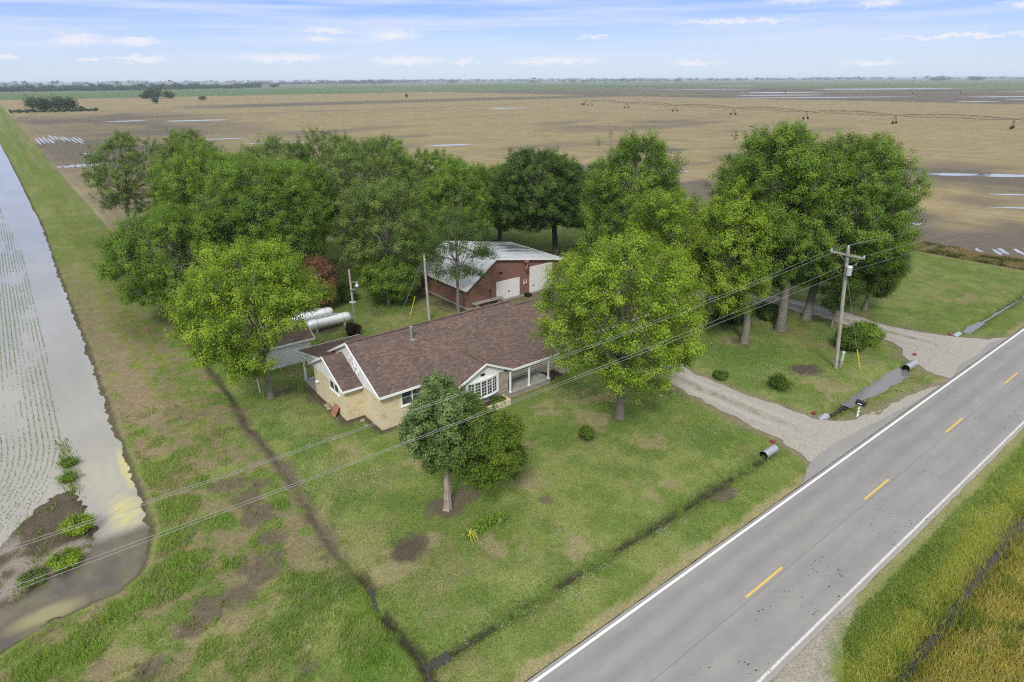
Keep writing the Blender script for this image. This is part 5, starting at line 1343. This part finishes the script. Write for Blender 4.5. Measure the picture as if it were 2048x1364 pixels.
# ------------------------------------------------------------------ blades: lilies, rank grass, lawn
def blades(x, y, h, wd, col, rg, bend=.35, z=None, jit=0.0):
    n = len(x)
    z = ground_z(x, y) if z is None else z
    a = rg.uniform(0, 2 * np.pi, n); dx, dy = np.cos(a), np.sin(a)
    b = rg.uniform(0, 2 * np.pi, n); l = rg.uniform(.1, 1, n) * bend * h
    w2 = wd * .5
    P = np.stack([x, y, z - .01], 1)
    s = np.stack([dx * w2, dy * w2, np.zeros(n)], 1)
    lean = np.stack([np.cos(b) * l, np.sin(b) * l, np.zeros(n)], 1)
    up = np.stack([np.zeros(n), np.zeros(n), h], 1)
    V = np.stack([P - s, P + s, P + lean * .35 + up * .6 + s * .8, P + lean * .35 + up * .6 - s * .8, P + lean + up], 1)
    i = np.arange(n)[:, None] * 5
    Fq = np.concatenate([i + np.array([[0, 1, 2, 3]])], 0)
    Ft = i + np.array([[3, 2, 4, 4]])
    c = np.repeat(col, 5, 0)
    return V.reshape(-1, 3), Fq, Ft[:, :3], c
def blade_mesh(name, x, y, h, wd, col, rg, parent=None, bend=.35, z=None):
    V, Fq, Ft, c = blades(x, y, h, wd, col, rg, bend, z)
    T = np.concatenate([Fq[:, [0, 1, 2]], Fq[:, [0, 2, 3]], Ft])
    return mesh_np(name, V, T, M['blade'], parent, col=c)
def lily(x, y, r, label, yel, seed):
    rg = np.random.default_rng(seed); z = gz(x, y)
    t = thing('day_lily', label, 'lily', (x, y, z), 0, 'day lilies in a row on the lawn')
    paths_v = []; F = []; C_ = []; b = 0
    for i in range(64):
        a = rg.uniform(0, 2 * np.pi); L = r * rg.uniform(.7, 1.3); h = r * rg.uniform(.9, 1.5)
        p0 = np.array([x + rg.normal(0, r * .25), y + rg.normal(0, r * .25), z]); d = np.array([math.cos(a), math.sin(a), 0]); s = np.array([-d[1], d[0], 0]) * .03
        pts = [p0, p0 + d * L * .35 + [0, 0, h * .8], p0 + d * L * .75 + [0, 0, h * .85], p0 + d * L * 1.1 + [0, 0, h * .35]]
        for k, q in enumerate(pts):
            w_ = [1, 1.1, .8, .1][k]; paths_v += [q - s * w_, q + s * w_]
        for k in range(3): F.append([b + 2 * k, b + 2 * k + 1, b + 2 * k + 3, b + 2 * k + 2])
        b += 8
        cc = np.array((.18, .29, .05)) * rg.uniform(.7, 1.4) if not yel or rg.uniform() < .35 else np.array((.55, .52, .11)) * rg.uniform(.8, 1.2)
        C_ += [cc] * 8
    mesh_np('foliage', np.array(paths_v), np.array(F), M['blade'], t, col=np.array(C_))
    MB().lathe([(0, 0), (r * .45, 0), (r * .4, .05), (0, .08)], (x, y, z - .03), 10).build('root_crown', M['bark_dark'], t)
lily(14.96, 22.9, .34, 'yellow-striped lily clump at the near end of the row', True, 71)
lily(15.95, 23.25, .42, 'green lily clump next to the yellow-striped one', False, 72)
lily(16.5, 23.2, .42, 'green lily clump second from the far end of the row', False, 73)
lily(17.1, 22.95, .42, 'green lily clump at the far end of the row', False, 74)
lily(15.6, 23.0, .3, 'smallest green lily clump between yellow and green ones', False, 75)

rg = np.random.default_rng(91)
def scatter(n, x0, x1, y0, y1): return rg.uniform(x0, x1, n), rg.uniform(y0, y1, n)
HOUSES = [(16.3, 44.8, 35.9, 45.3), (15.0, 17, 38.9, 47.6), (35.3, 48.8, 52.9, 63.2), (13, 17.6, 51, 54.8), (26.4, 36.5, 34.2, 36.2), (22.1, 26.1, 33.4, 34.6)]
def keep_free(x, y):
    k = (poly_sd(x, y, DRIVE1) > .12) & (poly_sd(x, y, DRIVE2) > .12)
    for a, b, c, d in HOUSES: k &= ~((x > a) & (x < b) & (y > c) & (y < d))
    k &= ~((y > 7.7) & (y < 14.5))
    return k
def jitter(c, rg, a=.16):
    return np.clip(c * rg.uniform(1 - a, 1 + a, (len(c), 1)) * rg.uniform(.94, 1.06, c.shape), .005, .8)
# lawn: short tufts, thinned out with distance and missing on bare soil
x, y = scatter(420000, 9.2, 66, 13.8, 62)
p = 1.0 / (1 + ((np.hypot(x, y) - 22) / 22).clip(0) ** 2)
m = (rg.uniform(0, 1, len(x)) < p) & keep_free(x, y); x, y = x[m], y[m]
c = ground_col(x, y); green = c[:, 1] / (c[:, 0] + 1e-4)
m = (green > 1.02) | (rg.uniform(0, 1, len(x)) < .06); x, y, c = x[m], y[m], c[m]
rk = fbm(x, y, 1.4, 95, 3)
h = (.035 + .07 * rk) * rg.uniform(.7, 1.3, len(x)) + .12 * np.exp(-((y - 17.5) / .6) ** 2) * rg.uniform(0, 1, len(x))
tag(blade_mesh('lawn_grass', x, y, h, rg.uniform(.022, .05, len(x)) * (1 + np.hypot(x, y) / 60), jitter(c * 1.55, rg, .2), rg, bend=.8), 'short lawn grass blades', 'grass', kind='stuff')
# levee and canal bank: rank tufts
x, y = scatter(230000, -7, 9.6, 13.5, 75)
sd = poly_sd(x, y, FLOOD); isl = poly_sd(x, y, ISLAND)
d = (np.hypot(x, y) - 22).clip(0)
m = (sd > .3) & (rg.uniform(0, 1, len(x)) < 1 / (1 + (d / 20) ** 2)); x, y, sd = x[m], y[m], sd[m]
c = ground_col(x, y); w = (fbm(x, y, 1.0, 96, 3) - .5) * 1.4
tf = blobs(x, y, TUFT, w); tf = np.maximum(tf, (1 - sstep(.3, 1.2, sd)) * sstep(.45, .6, fbm(x, y, 1.2, 97, 3)) * (y < 45)); tf = np.maximum(tf, .5 * sstep(.64, .70, fbm(x, y, .8, 98, 3)) * (x < 8.2) * (y < 52))
green = c[:, 1] / (c[:, 0] + 1e-4)
m = (green > 1.05) | (tf > .25) | (rg.uniform(0, 1, len(x)) < .18); x, y, c, tf = x[m], y[m], c[m], tf[m]
rank = blobs(x, y, [(7, 24.4, 1.9, 2.2), (5.2, 22.6, 1.6), (2.6, 22.4, 2.2), (-.5, 23.2, 2), (7.2, 20.4, 1.6), (7.6, 27.4, .9)], (fbm(x, y, 1.0, 96, 3) - .5) * 1.4)
h = rg.uniform(.05, .13, len(x)) + tf * rg.uniform(.1, .38, len(x)) + rank * rg.uniform(.04, .16, len(x))
c = lerp(c, C(.15, .235, .042), tf * .85)
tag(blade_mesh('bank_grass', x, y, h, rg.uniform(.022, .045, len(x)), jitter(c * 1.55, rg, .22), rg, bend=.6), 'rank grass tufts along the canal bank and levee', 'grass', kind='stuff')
# weeds on the muddy island and along the headland of the rice
x, y = scatter(26000, -9, -.6, 30.5, 50)
isl = poly_sd(x, y, ISLAND); hd = np.exp(-((x + 1.55 + .5 * (fbm(y, y * 0, 2, 112, 3) - .5)) / .35) ** 2) * gate(y, 41, 49, 1)
k = np.maximum((isl < -.05) * sstep(.42, .6, fbm(x, y, .9, 113, 4)) * (.25 + .75 * np.exp(-((y - 34.2 - .35 * (x + 4).clip(0, 3)) / 1.2) ** 2)), hd * .7)
m = rg.uniform(0, 1, len(x)) < k * .8; x, y = x[m], y[m]
c = lerp(np.broadcast_to(C(.10, .15, .04), x.shape + (3,)), C(.24, .31, .045), rg.uniform(0, 1, len(x)))
tag(blade_mesh('canal_weeds', x, y, rg.uniform(.08, .38, len(x)), rg.uniform(.03, .06, len(x)), jitter(c, rg, .25), rg, bend=.7, z=np.maximum(ground_z(x, y), -.24)), 'scattered weeds on the mud island in the flood water', 'weeds', kind='stuff')
# verge beyond the road: tall, leaning, yellow-green to olive-gold
x, y = scatter(700000, 19, 95, -9, 7.75)
d = (np.hypot(x, y) - 24).clip(0); lim = 7.7 - .5 * fbm(x, y * 0, 1.2, 99, 3) - 1.4 * (1 - sstep(21, 26, x))
m = (rg.uniform(0, 1, len(x)) < 1 / (1 + (d / 16) ** 2)) & (y < lim) & (poly_sd(x, y, [(5, 9), (5, 3), (19, 3.5), (22, 7), (26.8, 8.6)]) > .15); x, y = x[m], y[m]
n1 = fbm(x, y, 1.6, 101, 4); n2 = fbm(x, y, .6, 102, 3)
ditch = np.exp(-((y - 4.9 - (fbm(x, y, 3.2, 41, 4) - .5) * .9) / .45) ** 2)
m = rg.uniform(0, 1, len(x)) > ditch * .85; x, y, n1, n2 = x[m], y[m], n1[m], n2[m]
yy = y + (n1 - .5) * 2.2
c = lerp(np.broadcast_to(C(.21, .285, .06), x.shape + (3,)), C(.385, .40, .085), sstep(6.9, 5.8, yy) if False else 1 - sstep(5.6, 6.9, yy))
c = lerp(c, C(.30, .26, .07), (1 - sstep(4.6, 5.6, yy)) * .6)
c = lerp(c, C(.45, .405, .115), (1 - sstep(3.2, 4.4, yy)))
c = lerp(c, C(.50, .43, .18), sstep(.55, .7, n2) * (1 - sstep(3.4, 4.6, yy)) * .7)
c = lerp(c, C(.15, .24, .04), sstep(.58, .68, n1) * .6)
h = np.where(y > 5.4, .08 + .18 * n1, .20 + .38 * n1) * rg.uniform(.6, 1.25, len(x)); h *= sstep(8.0, 7.0, y) if False else (1 - .6 * sstep(6.9, 7.7, y))
tag(blade_mesh('verge_grass', x, y, h, rg.uniform(.014, .03, len(x)) * (1 + d.mean() / 90), jitter(c, rg, .25), rg, bend=.75), 'tall yellow-green grass on the verge across the road', 'grass', kind='stuff')
# weeds between the lawn and the bare field on the right
x, y = scatter(26000, 99.5, 105, 19, 60); n1 = fbm(x, y, 1.5, 104, 3)
c = lerp(np.broadcast_to(C(.30, .235, .13), x.shape + (3,)), C(.12, .13, .04), sstep(.5, .65, n1))
tag(blade_mesh('weeds', x, y, .2 + .6 * n1 * rg.uniform(.4, 1, len(x)), np.full(len(x), .09), jitter(c, rg, .25), rg, bend=.5), 'dry brown weeds between the lawn and the bare field', 'weeds', kind='stuff')
# clover heads dotted through the lawn
x, y = scatter(420000, 9.5, 70, 14.4, 50)
w = (fbm(x, y, 1.2, 106, 4) - .5) * 1.6
k = blobs(x, y, CLOVER, w) * .9 + .03
m = (rg.uniform(0, 1, len(x)) < k * sstep(.4, .6, fbm(x, y, .5, 107, 3)) * .55) & keep_free(x, y); x, y = x[m], y[m]
z = ground_z(x, y) + rg.uniform(.05, .1, len(x)); r = rg.uniform(.011, .022, len(x))
q = np.stack([x, y, z], 1)[:, None] + np.array([[-1, 0, 0], [0, -1, 0], [1, 0, 0], [0, 1, 0], [0, 0, 1]])[None] * r[:, None, None]
i = np.arange(len(x))[:, None] * 5
Tt = np.concatenate([i + np.array([[0, 1, 4]]), i + np.array([[1, 2, 4]]), i + np.array([[2, 3, 4]]), i + np.array([[3, 0, 4]])])
tag(mesh_np('clover_flowers', q.reshape(-1, 3), Tt, M['blade'], col=np.full((len(x) * 5, 3), (.58, .62, .50))), 'white clover flowers dotted over the lawn', 'clover', kind='stuff')
# young rice in drill rows standing in the water
rows = np.arange(-34, -1.0, .33); RX = []; RY_ = []
for r0 in rows:
    yy = np.arange(40.0 + .35 * max(0, 0) , 175, .12); xx = np.full(len(yy), r0)
    k = np.clip((50 - yy) / 10, 0, 1); xx = xx - 2.6 * k ** 2          # rows swing round at the headland
    RX.append(xx); RY_.append(yy)
x = np.concatenate(RX); y = np.concatenate(RY_)
x = x + rg.normal(0, .03, len(x)); y = y + rg.normal(0, .05, len(x))
edge_x = np.interp(y, [40, 48, 57, 69, 85, 110, 135, 162], [-3.6, -1.6, -1.4, -1.25, -1.0, -1.1, -2.1, -3.0])
dens = sstep(.28, .5, fbm(x, y * .35, 2.2, 108, 4)) * (1 - .35 * sstep(80, 170, y))
m = (x < edge_x + .25 * (fbm(x, y, 1.5, 109, 2) - .5)) & (rg.uniform(0, 1, len(x)) < dens * .95) & (poly_sd(x, y, ISLAND) > .3) & (x > -.16 * y - .5)
x, y = x[m], y[m]
c = jitter(np.broadcast_to(C(.17, .25, .085), (len(x), 3)), rg, .25)
tag(blade_mesh('rice_crop', x, y, rg.uniform(.1, .19, len(x)), rg.uniform(.03, .055, len(x)), c, rg, bend=.8, z=np.full(len(x), -.235)), 'young rice rows standing in the flooded field', 'rice', kind='stuff')
# clods dropped on the road by farm traffic
x = rg.uniform(12, 95, 3200); lane = rg.choice([10.2, 9.35, 8.75, 8.4], 3200, p=[.3, .25, .3, .15]); y = lane + rg.normal(0, .25, 3200)
m = rg.uniform(0, 1, 3200) < sstep(.42, .6, fbm(x, y, 2.0, 110, 3)) * (1 / (1 + ((x - 22) / 25).clip(0))); x, y = x[m], y[m]; r = rg.uniform(.01, .055, len(x)) * rg.uniform(.4, 1.3, len(x))
q = np.stack([x, y, np.full(len(x), .024)], 1)[:, None] + np.array([[-1, .2, 0], [.1, -.8, 0], [1.2, 0, 0], [0, .9, 0], [.1, 0, .5]])[None] * r[:, None, None]
i = np.arange(len(x))[:, None] * 5
Tt = np.concatenate([i + np.array([[0, 1, 4]]), i + np.array([[1, 2, 4]]), i + np.array([[2, 3, 4]]), i + np.array([[3, 0, 4]])])
tag(mesh_np('mud_clods', q.reshape(-1, 3), Tt, M['blade'], col=np.full((len(x) * 5, 3), (.12, .092, .062))), 'dried mud crumbs dropped on the near lane', 'mud', kind='stuff')
# ------------------------------------------------------------------ far trees, woods and irrigation machines
def far_crown(rg, cx, cy, r, h, n, size, lo, hi, z0=0.0):
    n = int(n * 1.8); k = max(4, int(n / 60)); cs = unit(rg.normal(size=(k, 3))) * rg.uniform(.2, .75, (k, 1)) * np.array([r, r, h * .42]) + np.array([cx, cy, z0 + h * .5])
    w = rg.integers(0, k, n)
    pos = cs[w] + rg.normal(size=(n, 3)) * np.array([r * .24, r * .24, h * .13])
    pos[:, 2] = np.clip(pos[:, 2], z0 + .05 * h * rg.uniform(0, 1, n), z0 + h * 1.02)
    v, f = leaves(pos, unit(rg.normal(size=(n, 3)) + np.array([0, 0, .7])), size, .8, rg)
    c = np.repeat(lo + (hi - lo) * rg.uniform(0, 1, (n, 1)), 4, 0)
    return v, f, c
FLO, FHI = np.array((.028, .052, .018)), np.array((.075, .115, .035))
def far_tree(label, x, y, r, h, seed, n=420, size=1.0, group='lone trees far out on the plain', name='tree', pale=0):
    rg = np.random.default_rng(seed)
    t = thing(name, label, 'tree' if name == 'tree' else 'bush', (x, y, .05), 0, group)
    v, f, c = far_crown(rg, x, y, r, h, n, size, FLO + pale, FHI + pale * 1.6)
    mesh_np('crown', v, f, M['far_leaf'], t, col=c)
    MB().tube([(x, y, -.1), (x + .1, y, h * .3), (x, y, h * .6)], [.35 * h / 8, .28 * h / 8, .15 * h / 8], 6).build('trunk', M['bark_dark'], t)
LT = 'clump of trees at the end of the levee'
far_tree('pale thin tree at the left of the clump at the levee end', 29.5, 700, 6, 13.5, 201, 800, .9, LT, pale=.035)
far_tree('dark round tree second in the clump at the levee end', 37, 690, 8, 11.5, 202, 1500, 1.0, LT)
far_tree('pale tree in the middle of the clump at the levee end', 47.5, 692, 6.5, 12.5, 203, 1000, .9, LT, pale=.03)
far_tree('dark broad tree at the right of the clump at the levee end', 54, 684, 7.5, 10.8, 204, 1500, 1.0, LT)
far_tree('small lone bush right of the clump at the levee end', 61.5, 672, 2.2, 4.4, 205, 160, .7, LT, 'bush')
rg = np.random.default_rng(206); V = []; F = []; Cc = []; nb = 0
for i in range(34):
    v, f, c = far_crown(rg, 14 + i * 1.75, 668 - i * .2, 2.0, 2.6 * rg.uniform(.6, 1.3), 60, .8, FLO + .01, FHI + .015)
    V.append(v); F.append(f + nb); nb += len(v); Cc.append(c)
tag(mesh_np('undergrowth', np.concatenate(V), np.concatenate(F), M['far_leaf'], col=np.concatenate(Cc)), 'low scrub under the far clump of trees', 'scrub', kind='stuff')
FT = 'lone trees far out on the plain'
far_tree('big dark grove tree out on the plain, left of two dark bushes', 193, 1085, 15, 14.5, 211, 1500, 1.6, FT)
far_tree('right-hand shoulder of the big dark grove on the plain', 211, 1078, 9, 11, 212, 800, 1.4, FT)
far_tree('left-hand low tree of the big dark grove on the plain', 180, 1092, 7, 7, 213, 500, 1.3, FT)
far_tree('dark round bush in the stubble below the big grove', 148.7, 840, 5.5, 6.2, 214, 320, 1.0, FT, 'bush')
far_tree('dark round bush at the edge of the green field', 218.4, 921, 5, 7, 215, 320, 1.0, FT, 'bush')
far_tree('smallest dark bush standing alone in mid field', 468, 838, 2.8, 5.4, 216, 200, .8, FT, 'bush')
far_tree('far wooded knot at the left of the long tree line', 837, 2461, 22, 15, 217, 700, 2.4, FT)
far_tree('hazy far grove above the middle of the plain', 2720, 4172, 45, 20, 218, 900, 4, FT)
far_tree('hazy far tree group right of the middle, under the clouds', 2980, 3560, 30, 17, 219, 600, 3.5, FT)
far_tree('dark far grove near the right horizon, left of the last one', 4300, 1540, 48, 22, 220, 900, 4, FT)
far_tree('dark far grove nearest the right edge of the horizon', 4500, 1420, 40, 24, 221, 900, 4, FT)
# woods along the horizon
rg = np.random.default_rng(230); V = []; F = []; Cc = []; nb = 0
def wood(x0, y0, x1, y1, n, r, h, size, cnt=200, gap=0.0):
    global nb
    for i in range(n):
        if rg.uniform() < gap: continue
        k = (i + rg.uniform(0, 1)) / n
        v, f, c = far_crown(rg, x0 + (x1 - x0) * k, y0 + (y1 - y0) * k + rg.normal(0, r), r * rg.uniform(.7, 1.5), h * rg.uniform(.6, 1.25), cnt, size, FLO, FHI)
        V.append(v); F.append(f + nb); nb += len(v); Cc.append(c)
wood(-150, 2170, 425, 2200, 120, 15, 15, 3.0)
wood(425, 2200, 745, 2360, 46, 14, 16, 2.8)
wood(-2500, 4200, 900, 4300, 90, 26, 26, 5, 80, .35)
wood(1150, 3900, 1900, 4200, 40, 24, 20, 5, 90, .1)
wood(1950, 4300, 2900, 5000, 44, 26, 22, 5, 90, .15)
wood(1820, 4050, 2200, 4150, 26, 28, 27, 5, 120)
wood(2900, 5600, 6400, 5200, 110, 32, 26, 6, 80, .3)
wood(3300, 3600, 4300, 3300, 50, 24, 22, 4.5, 80, .3)
wood(4900, 3900, 6300, 2900, 70, 30, 25, 6, 80, .35)
wood(6500, 3500, 9000, -600, 110, 40, 28, 7, 80, .3)
wood(5200, 1400, 6000, 300, 50, 30, 22, 6, 80, .4)
wood(-3000, 7800, 9000, 7600, 150, 60, 32, 10, 60, .2)
tag(mesh_np('treeline', np.concatenate(V), np.concatenate(F), M['far_leaf'], col=np.concatenate(Cc)), 'blue hazy woods along the horizon', 'woods', kind='stuff')

def pivot(name_label, towers, h, group, tube_r, wheel_r):
    """centre-pivot irrigation machine: arched trussed spans between wheeled towers"""
    t = thing('irrigation_machine', name_label, 'irrigator', (towers[0][0], towers[0][1], .05), 0, group)
    n = len(towers)
    for i, (x, y) in enumerate(towers):
        j = min(i + 1, n - 1); p = towers[max(0, i - 1)] if i == n - 1 else (x, y); q = towers[j]
        d = Vector((q[0] - p[0], q[1] - p[1], 0)).normalized(); s = Vector((-d.y, d.x, 0))
        c = Vector((x, y, .05)); m = MB()
        w2 = h * .5
        for e in (-1, 1):
            f = c + s * (w2 * e) + Vector((0, 0, wheel_r))
            m.tube([f, c + Vector((0, 0, h)) + d * .35], tube_r * .55, 5).tube([f, c + Vector((0, 0, h)) - d * .35], tube_r * .55, 5)
        m.tube([c - s * w2 + Vector((0, 0, wheel_r)), c + s * w2 + Vector((0, 0, wheel_r))], tube_r * .6, 5)
        tw = m.build('tower', M['rust'], t)
        for e in (-1, 1):
            f = c + s * (w2 * e)
            mm = MB().lathe([(wheel_r * .3, -.22), (wheel_r * .92, -.25), (wheel_r, -.1), (wheel_r, .1), (wheel_r * .92, .25), (wheel_r * .3, .22)], (0, 0, 0), 14, 'y')
            rot = Matrix.Rotation(math.atan2(s.y, s.x), 3, 'Z')
            mm.V = [tuple(rot @ Vector((v[1], v[0], v[2])) * 1.0 + f + Vector((0, 0, wheel_r))) for v in mm.V]
            mm.build('wheel', M['dark'], tw)
    for i in range(n - 1):
        a, b = Vector((*towers[i], .05)), Vector((*towers[i + 1], .05)); m = MB(); L = (b - a).length
        arch = lambda k: a + (b - a) * k + Vector((0, 0, h + L * .045 * 4 * k * (1 - k) * .5))
        low = lambda k: a + (b - a) * k + Vector((0, 0, h - .2 - 1.3 * (1 - (2 * k - 1) ** 4)+ L * .045 * 4 * k * (1 - k) * .5))
        K = 8
        m.tube([arch(k / 16) for k in range(17)], tube_r, 6)
        sd = Vector((-(b - a).y, (b - a).x, 0)).normalized() * .7
        for e in (-1, 1):
            m.tube([arch(0)] + [low(k / K) + sd * e for k in range(1, K)] + [arch(1)], tube_r * .35, 4)
            for k in range(1, K):
                m.tube([arch((k - .5) / K), low(k / K) + sd * e], tube_r * .3, 4).tube([arch((k + .5) / K), low(k / K) + sd * e], tube_r * .3, 4)
        m.build('span', M['rust'], t)
tw = [(434, 437.5), (418.1, 378.4), (404.9, 317.8), (393, 260), (381.5, 202.9), (375.9, 150.8), (377.5, 99.2), (383, 48)]
pivot('rust-red irrigation machine spanning the tan stubble', tw, 4.4, 'irrigation machines', .14, .7)
tw2 = [(967.9, 620), (991, 567), (1014, 515), (1038, 462), (1062, 410), (1086, 357)]
pivot('tiny far irrigation machine on the dark wet field', tw2, 4.4, 'irrigation machines', .2, .8)
t = thing('pump_stand', 'rusty pump stand on a green patch at the irrigation machine end', 'pump', (442, 452, .05))
MB().tube([(442, 452, 0), (442, 452, 4.2), (438, 445, 4.4)], .3, 8).build('pipe', M['rust'], t)
MB().box(440.5, 443, 453.5, 455.5, 0, 1.8).build('cabinet', M['rust'], t, bevel=.05)
# ------------------------------------------------------------------ camera
F_PIX, PITCH, ROLL, AZ = 1251.6, R(22.697), R(-.3357), R(52.0)
fh = Vector((math.cos(AZ), math.sin(AZ), 0)); rt = Vector((math.sin(AZ), -math.cos(AZ), 0))
fw = fh * math.cos(PITCH) - Vector((0, 0, math.sin(PITCH)))
up = Vector((0, 0, math.cos(PITCH))) + fh * math.sin(PITCH)
r2 = rt * math.cos(ROLL) + up * math.sin(ROLL)
u2 = up * math.cos(ROLL) - rt * math.sin(ROLL)
cam = bpy.data.cameras.new('camera'); cam.sensor_width = 36; cam.lens = 36 * F_PIX / 2048
cam.clip_start = .5; cam.clip_end = 60000
co = bpy.data.objects.new('camera', cam); COL.objects.link(co)
mw = Matrix((r2, u2, -fw)).transposed().to_4x4(); mw.translation = (0, 0, 23)
co.matrix_world = mw
scene.camera = co

# ------------------------------------------------------------------ sun, sky and clouds
SUN = Vector((-.52, -.50, .69)).normalized()
l = bpy.data.lights.new('sun', 'SUN'); l.energy = 1.5; l.angle = R(11); l.color = (1, .96, .9)
lo = bpy.data.objects.new('sun', l); COL.objects.link(lo)
lo.rotation_euler = SUN.to_track_quat('Z', 'Y').to_euler(); lo.location = (0, 0, 60)
w = bpy.data.worlds.new('World'); scene.world = w; w.use_nodes = True
n = w.node_tree; n.nodes.clear()
out = n.nodes.new('ShaderNodeOutputWorld'); bg = n.nodes.new('ShaderNodeBackground'); bg.inputs['Strength'].default_value = .1
n.links.new(bg.outputs[0], out.inputs[0])
sky = n.nodes.new('ShaderNodeTexSky'); sky.sky_type = 'NISHITA'; sky.sun_disc = False
sky.sun_elevation = math.asin(SUN.z); sky.sun_rotation = math.atan2(SUN.x, SUN.y)
sky.altitude = 50; sky.air_density = 1.0; sky.dust_density = .6; sky.ozone_density = 2.0
CLOUDS = [(1.2338, 0.1077, 0.0162, 0.0066), (1.1731, 0.1081, 0.0177, 0.0044), (0.5702, 0.1089, 0.0442, 0.0074), (0.5124, 0.0996, 0.0811, 0.0125), (0.425, 0.0857, 0.0295, 0.0066), (0.2768, 0.1022, 0.0339, 0.0066), (0.2697, 0.0771, 0.0368, 0.0059), (1.4651, 0.049, 0.0368, 0.0096), (1.4034, 0.0478, 0.0405, 0.0066), (1.1662, 0.0631, 0.0368, 0.0052), (1.0748, 0.0588, 0.0516, 0.0081), (1.1765, 0.0536, 0.0265, 0.0044), (1.4587, 0.0261, 0.0177, 0.0044), (1.4034, 0.0264, 0.0516, 0.0052), (1.2271, 0.0288, 0.0921, 0.0074), (1.0568, 0.0256, 0.0737, 0.0074), (0.9768, 0.0236, 0.0265, 0.0052), (0.8443, 0.0243, 0.0921, 0.0074), (0.6442, 0.0194, 0.0442, 0.0044), (0.4221, 0.0179, 0.0516, 0.0044), (1.5493, 0.0269, 0.0221, 0.0052), (0.7859, 0.0557, 0.0265, 0.0037), (0.5967, 0.0707, 0.1105, 0.0037), (0.3344, 0.0452, 0.1179, 0.0037)]
tc = n.nodes.new('ShaderNodeTexCoord'); sp = n.nodes.new('ShaderNodeSeparateXYZ'); n.links.new(tc.outputs['Generated'], sp.inputs[0])
el = mth(n, 'ARCSINE', sp.outputs[2]); az = mth(n, 'ARCTAN2', sp.outputs[1], sp.outputs[0])
comb = n.nodes.new('ShaderNodeCombineXYZ'); n.links.new(az, comb.inputs[0]); n.links.new(el, comb.inputs[1])
vec = comb.outputs[0]
def mr(v, a, b, c=0.0, d=1.0):
    m = n.nodes.new('ShaderNodeMapRange'); m.interpolation_type = 'SMOOTHSTEP'
    for i, q in enumerate((a, b, c, d)): m.inputs[i + 1].default_value = q
    n.links.new(v, m.inputs[0]); return m.outputs[0]
K = .94
grad = ramp(n, mr(el, 0, .13), [(0, (3.25, 3.85, 4.95)), (.35, (2.55, 3.4, 5.3)), (1, (1.1, 2.05, 5.1))])
base = mix(n, .85, sky.outputs[0], grad)
# a paler haze of thin cloud drifts across the left of the view, long veils across the right
veil = noise(n, mapping(n, vec, (3.2, 60, 1), (0, 0, .04)), 1, 4, .55)
base = mix(n, mth(n, 'MULTIPLY', ramp(n, veil, [(.42, 0.0), (.64, .7)]), mr(el, .012, .045)), base, (3.9, 4.35, 5.4))
# separate small cumulus, as directions (azimuth, elevation) with half width and half height in radians
warp = n.nodes.new('ShaderNodeTexNoise'); warp.inputs['Scale'].default_value = 1; warp.inputs['Detail'].default_value = 5; warp.inputs['Roughness'].default_value = .6
n.links.new(mapping(n, vec, (70, 170, 1)), warp.inputs['Vector'])
wo = n.nodes.new('ShaderNodeVectorMath'); wo.operation = 'MULTIPLY_ADD'
n.links.new(warp.outputs['Color'], wo.inputs[0]); wo.inputs[1].default_value = (.07, .019, 0); n.links.new(vec, wo.inputs[2])
acc = None
for a_, e_, w_, h_ in CLOUDS:
    q = n.nodes.new('ShaderNodeVectorMath'); q.operation = 'SUBTRACT'; n.links.new(wo.outputs[0], q.inputs[0]); q.inputs[1].default_value = (a_ + .035, e_ + .0095, 0)
    q2 = n.nodes.new('ShaderNodeVectorMath'); q2.operation = 'MULTIPLY'; n.links.new(q.outputs[0], q2.inputs[0]); q2.inputs[1].default_value = (1 / (w_ * .9), 1 / (h_ * .95), 0)
    q3 = n.nodes.new('ShaderNodeVectorMath'); q3.operation = 'LENGTH'; n.links.new(q2.outputs[0], q3.inputs[0])
    acc = q3.outputs['Value'] if acc is None else mth(n, 'MINIMUM', acc, q3.outputs['Value'])
puff = ramp(n, acc, [(.3, .9), (1.0, 0.0)])
base = mix(n, puff, base, (4.75, 4.8, 5.3))
# cloud sheet overhead that softens the light
hi = noise(n, mapping(n, vec, (2, 5, 1)), 1, 4, .6)
base = mix(n, mth(n, 'MULTIPLY', mr(el, .18, .5), ramp(n, hi, [(.2, .8), (.6, 1.0)])), base, (6.1, 6.2, 6.4))
n.links.new(base, bg.inputs[0])

# ------------------------------------------------------------------ air
hb = MB().box(-15000, 15500, -15000, 15500, -2.2, 24.5)
hm, hn, ho = nt('haze_air')
pv = hn.nodes.new('ShaderNodeVolumePrincipled'); pv.inputs['Color'].default_value = (.78, .88, 1, 1); pv.inputs['Density'].default_value = 1.2e-4
hn.links.new(pv.outputs[0], ho.inputs['Volume'])
hz = hb.build('haze', hm); tag(hz, 'thin blue haze over the plain', 'haze', kind='stuff')

# ------------------------------------------------------------------ render settings
scene.view_settings.view_transform = 'Standard'; scene.view_settings.look = 'None'
scene.view_settings.exposure = 0.86; scene.view_settings.gamma = 1
c = scene.cycles
c.max_bounces = 5; c.diffuse_bounces = 3; c.glossy_bounces = 2; c.transmission_bounces = 3; c.transparent_max_bounces = 6; c.volume_bounces = 0
c.use_adaptive_sampling = True; c.adaptive_threshold = .02
c.use_denoising = False; c.denoiser = 'OPENIMAGEDENOISE'; c.denoising_input_passes = 'RGB_ALBEDO_NORMAL'
c.caustics_reflective = False; c.caustics_refractive = False
c.sample_clamp_indirect = 4
scene.render.film_transparent = False
c.filter_width = 1.15
c.sampling_pattern = 'BLUE_NOISE' if 'BLUE_NOISE' in [i.identifier for i in c.bl_rna.properties['sampling_pattern'].enum_items] else c.sampling_pattern
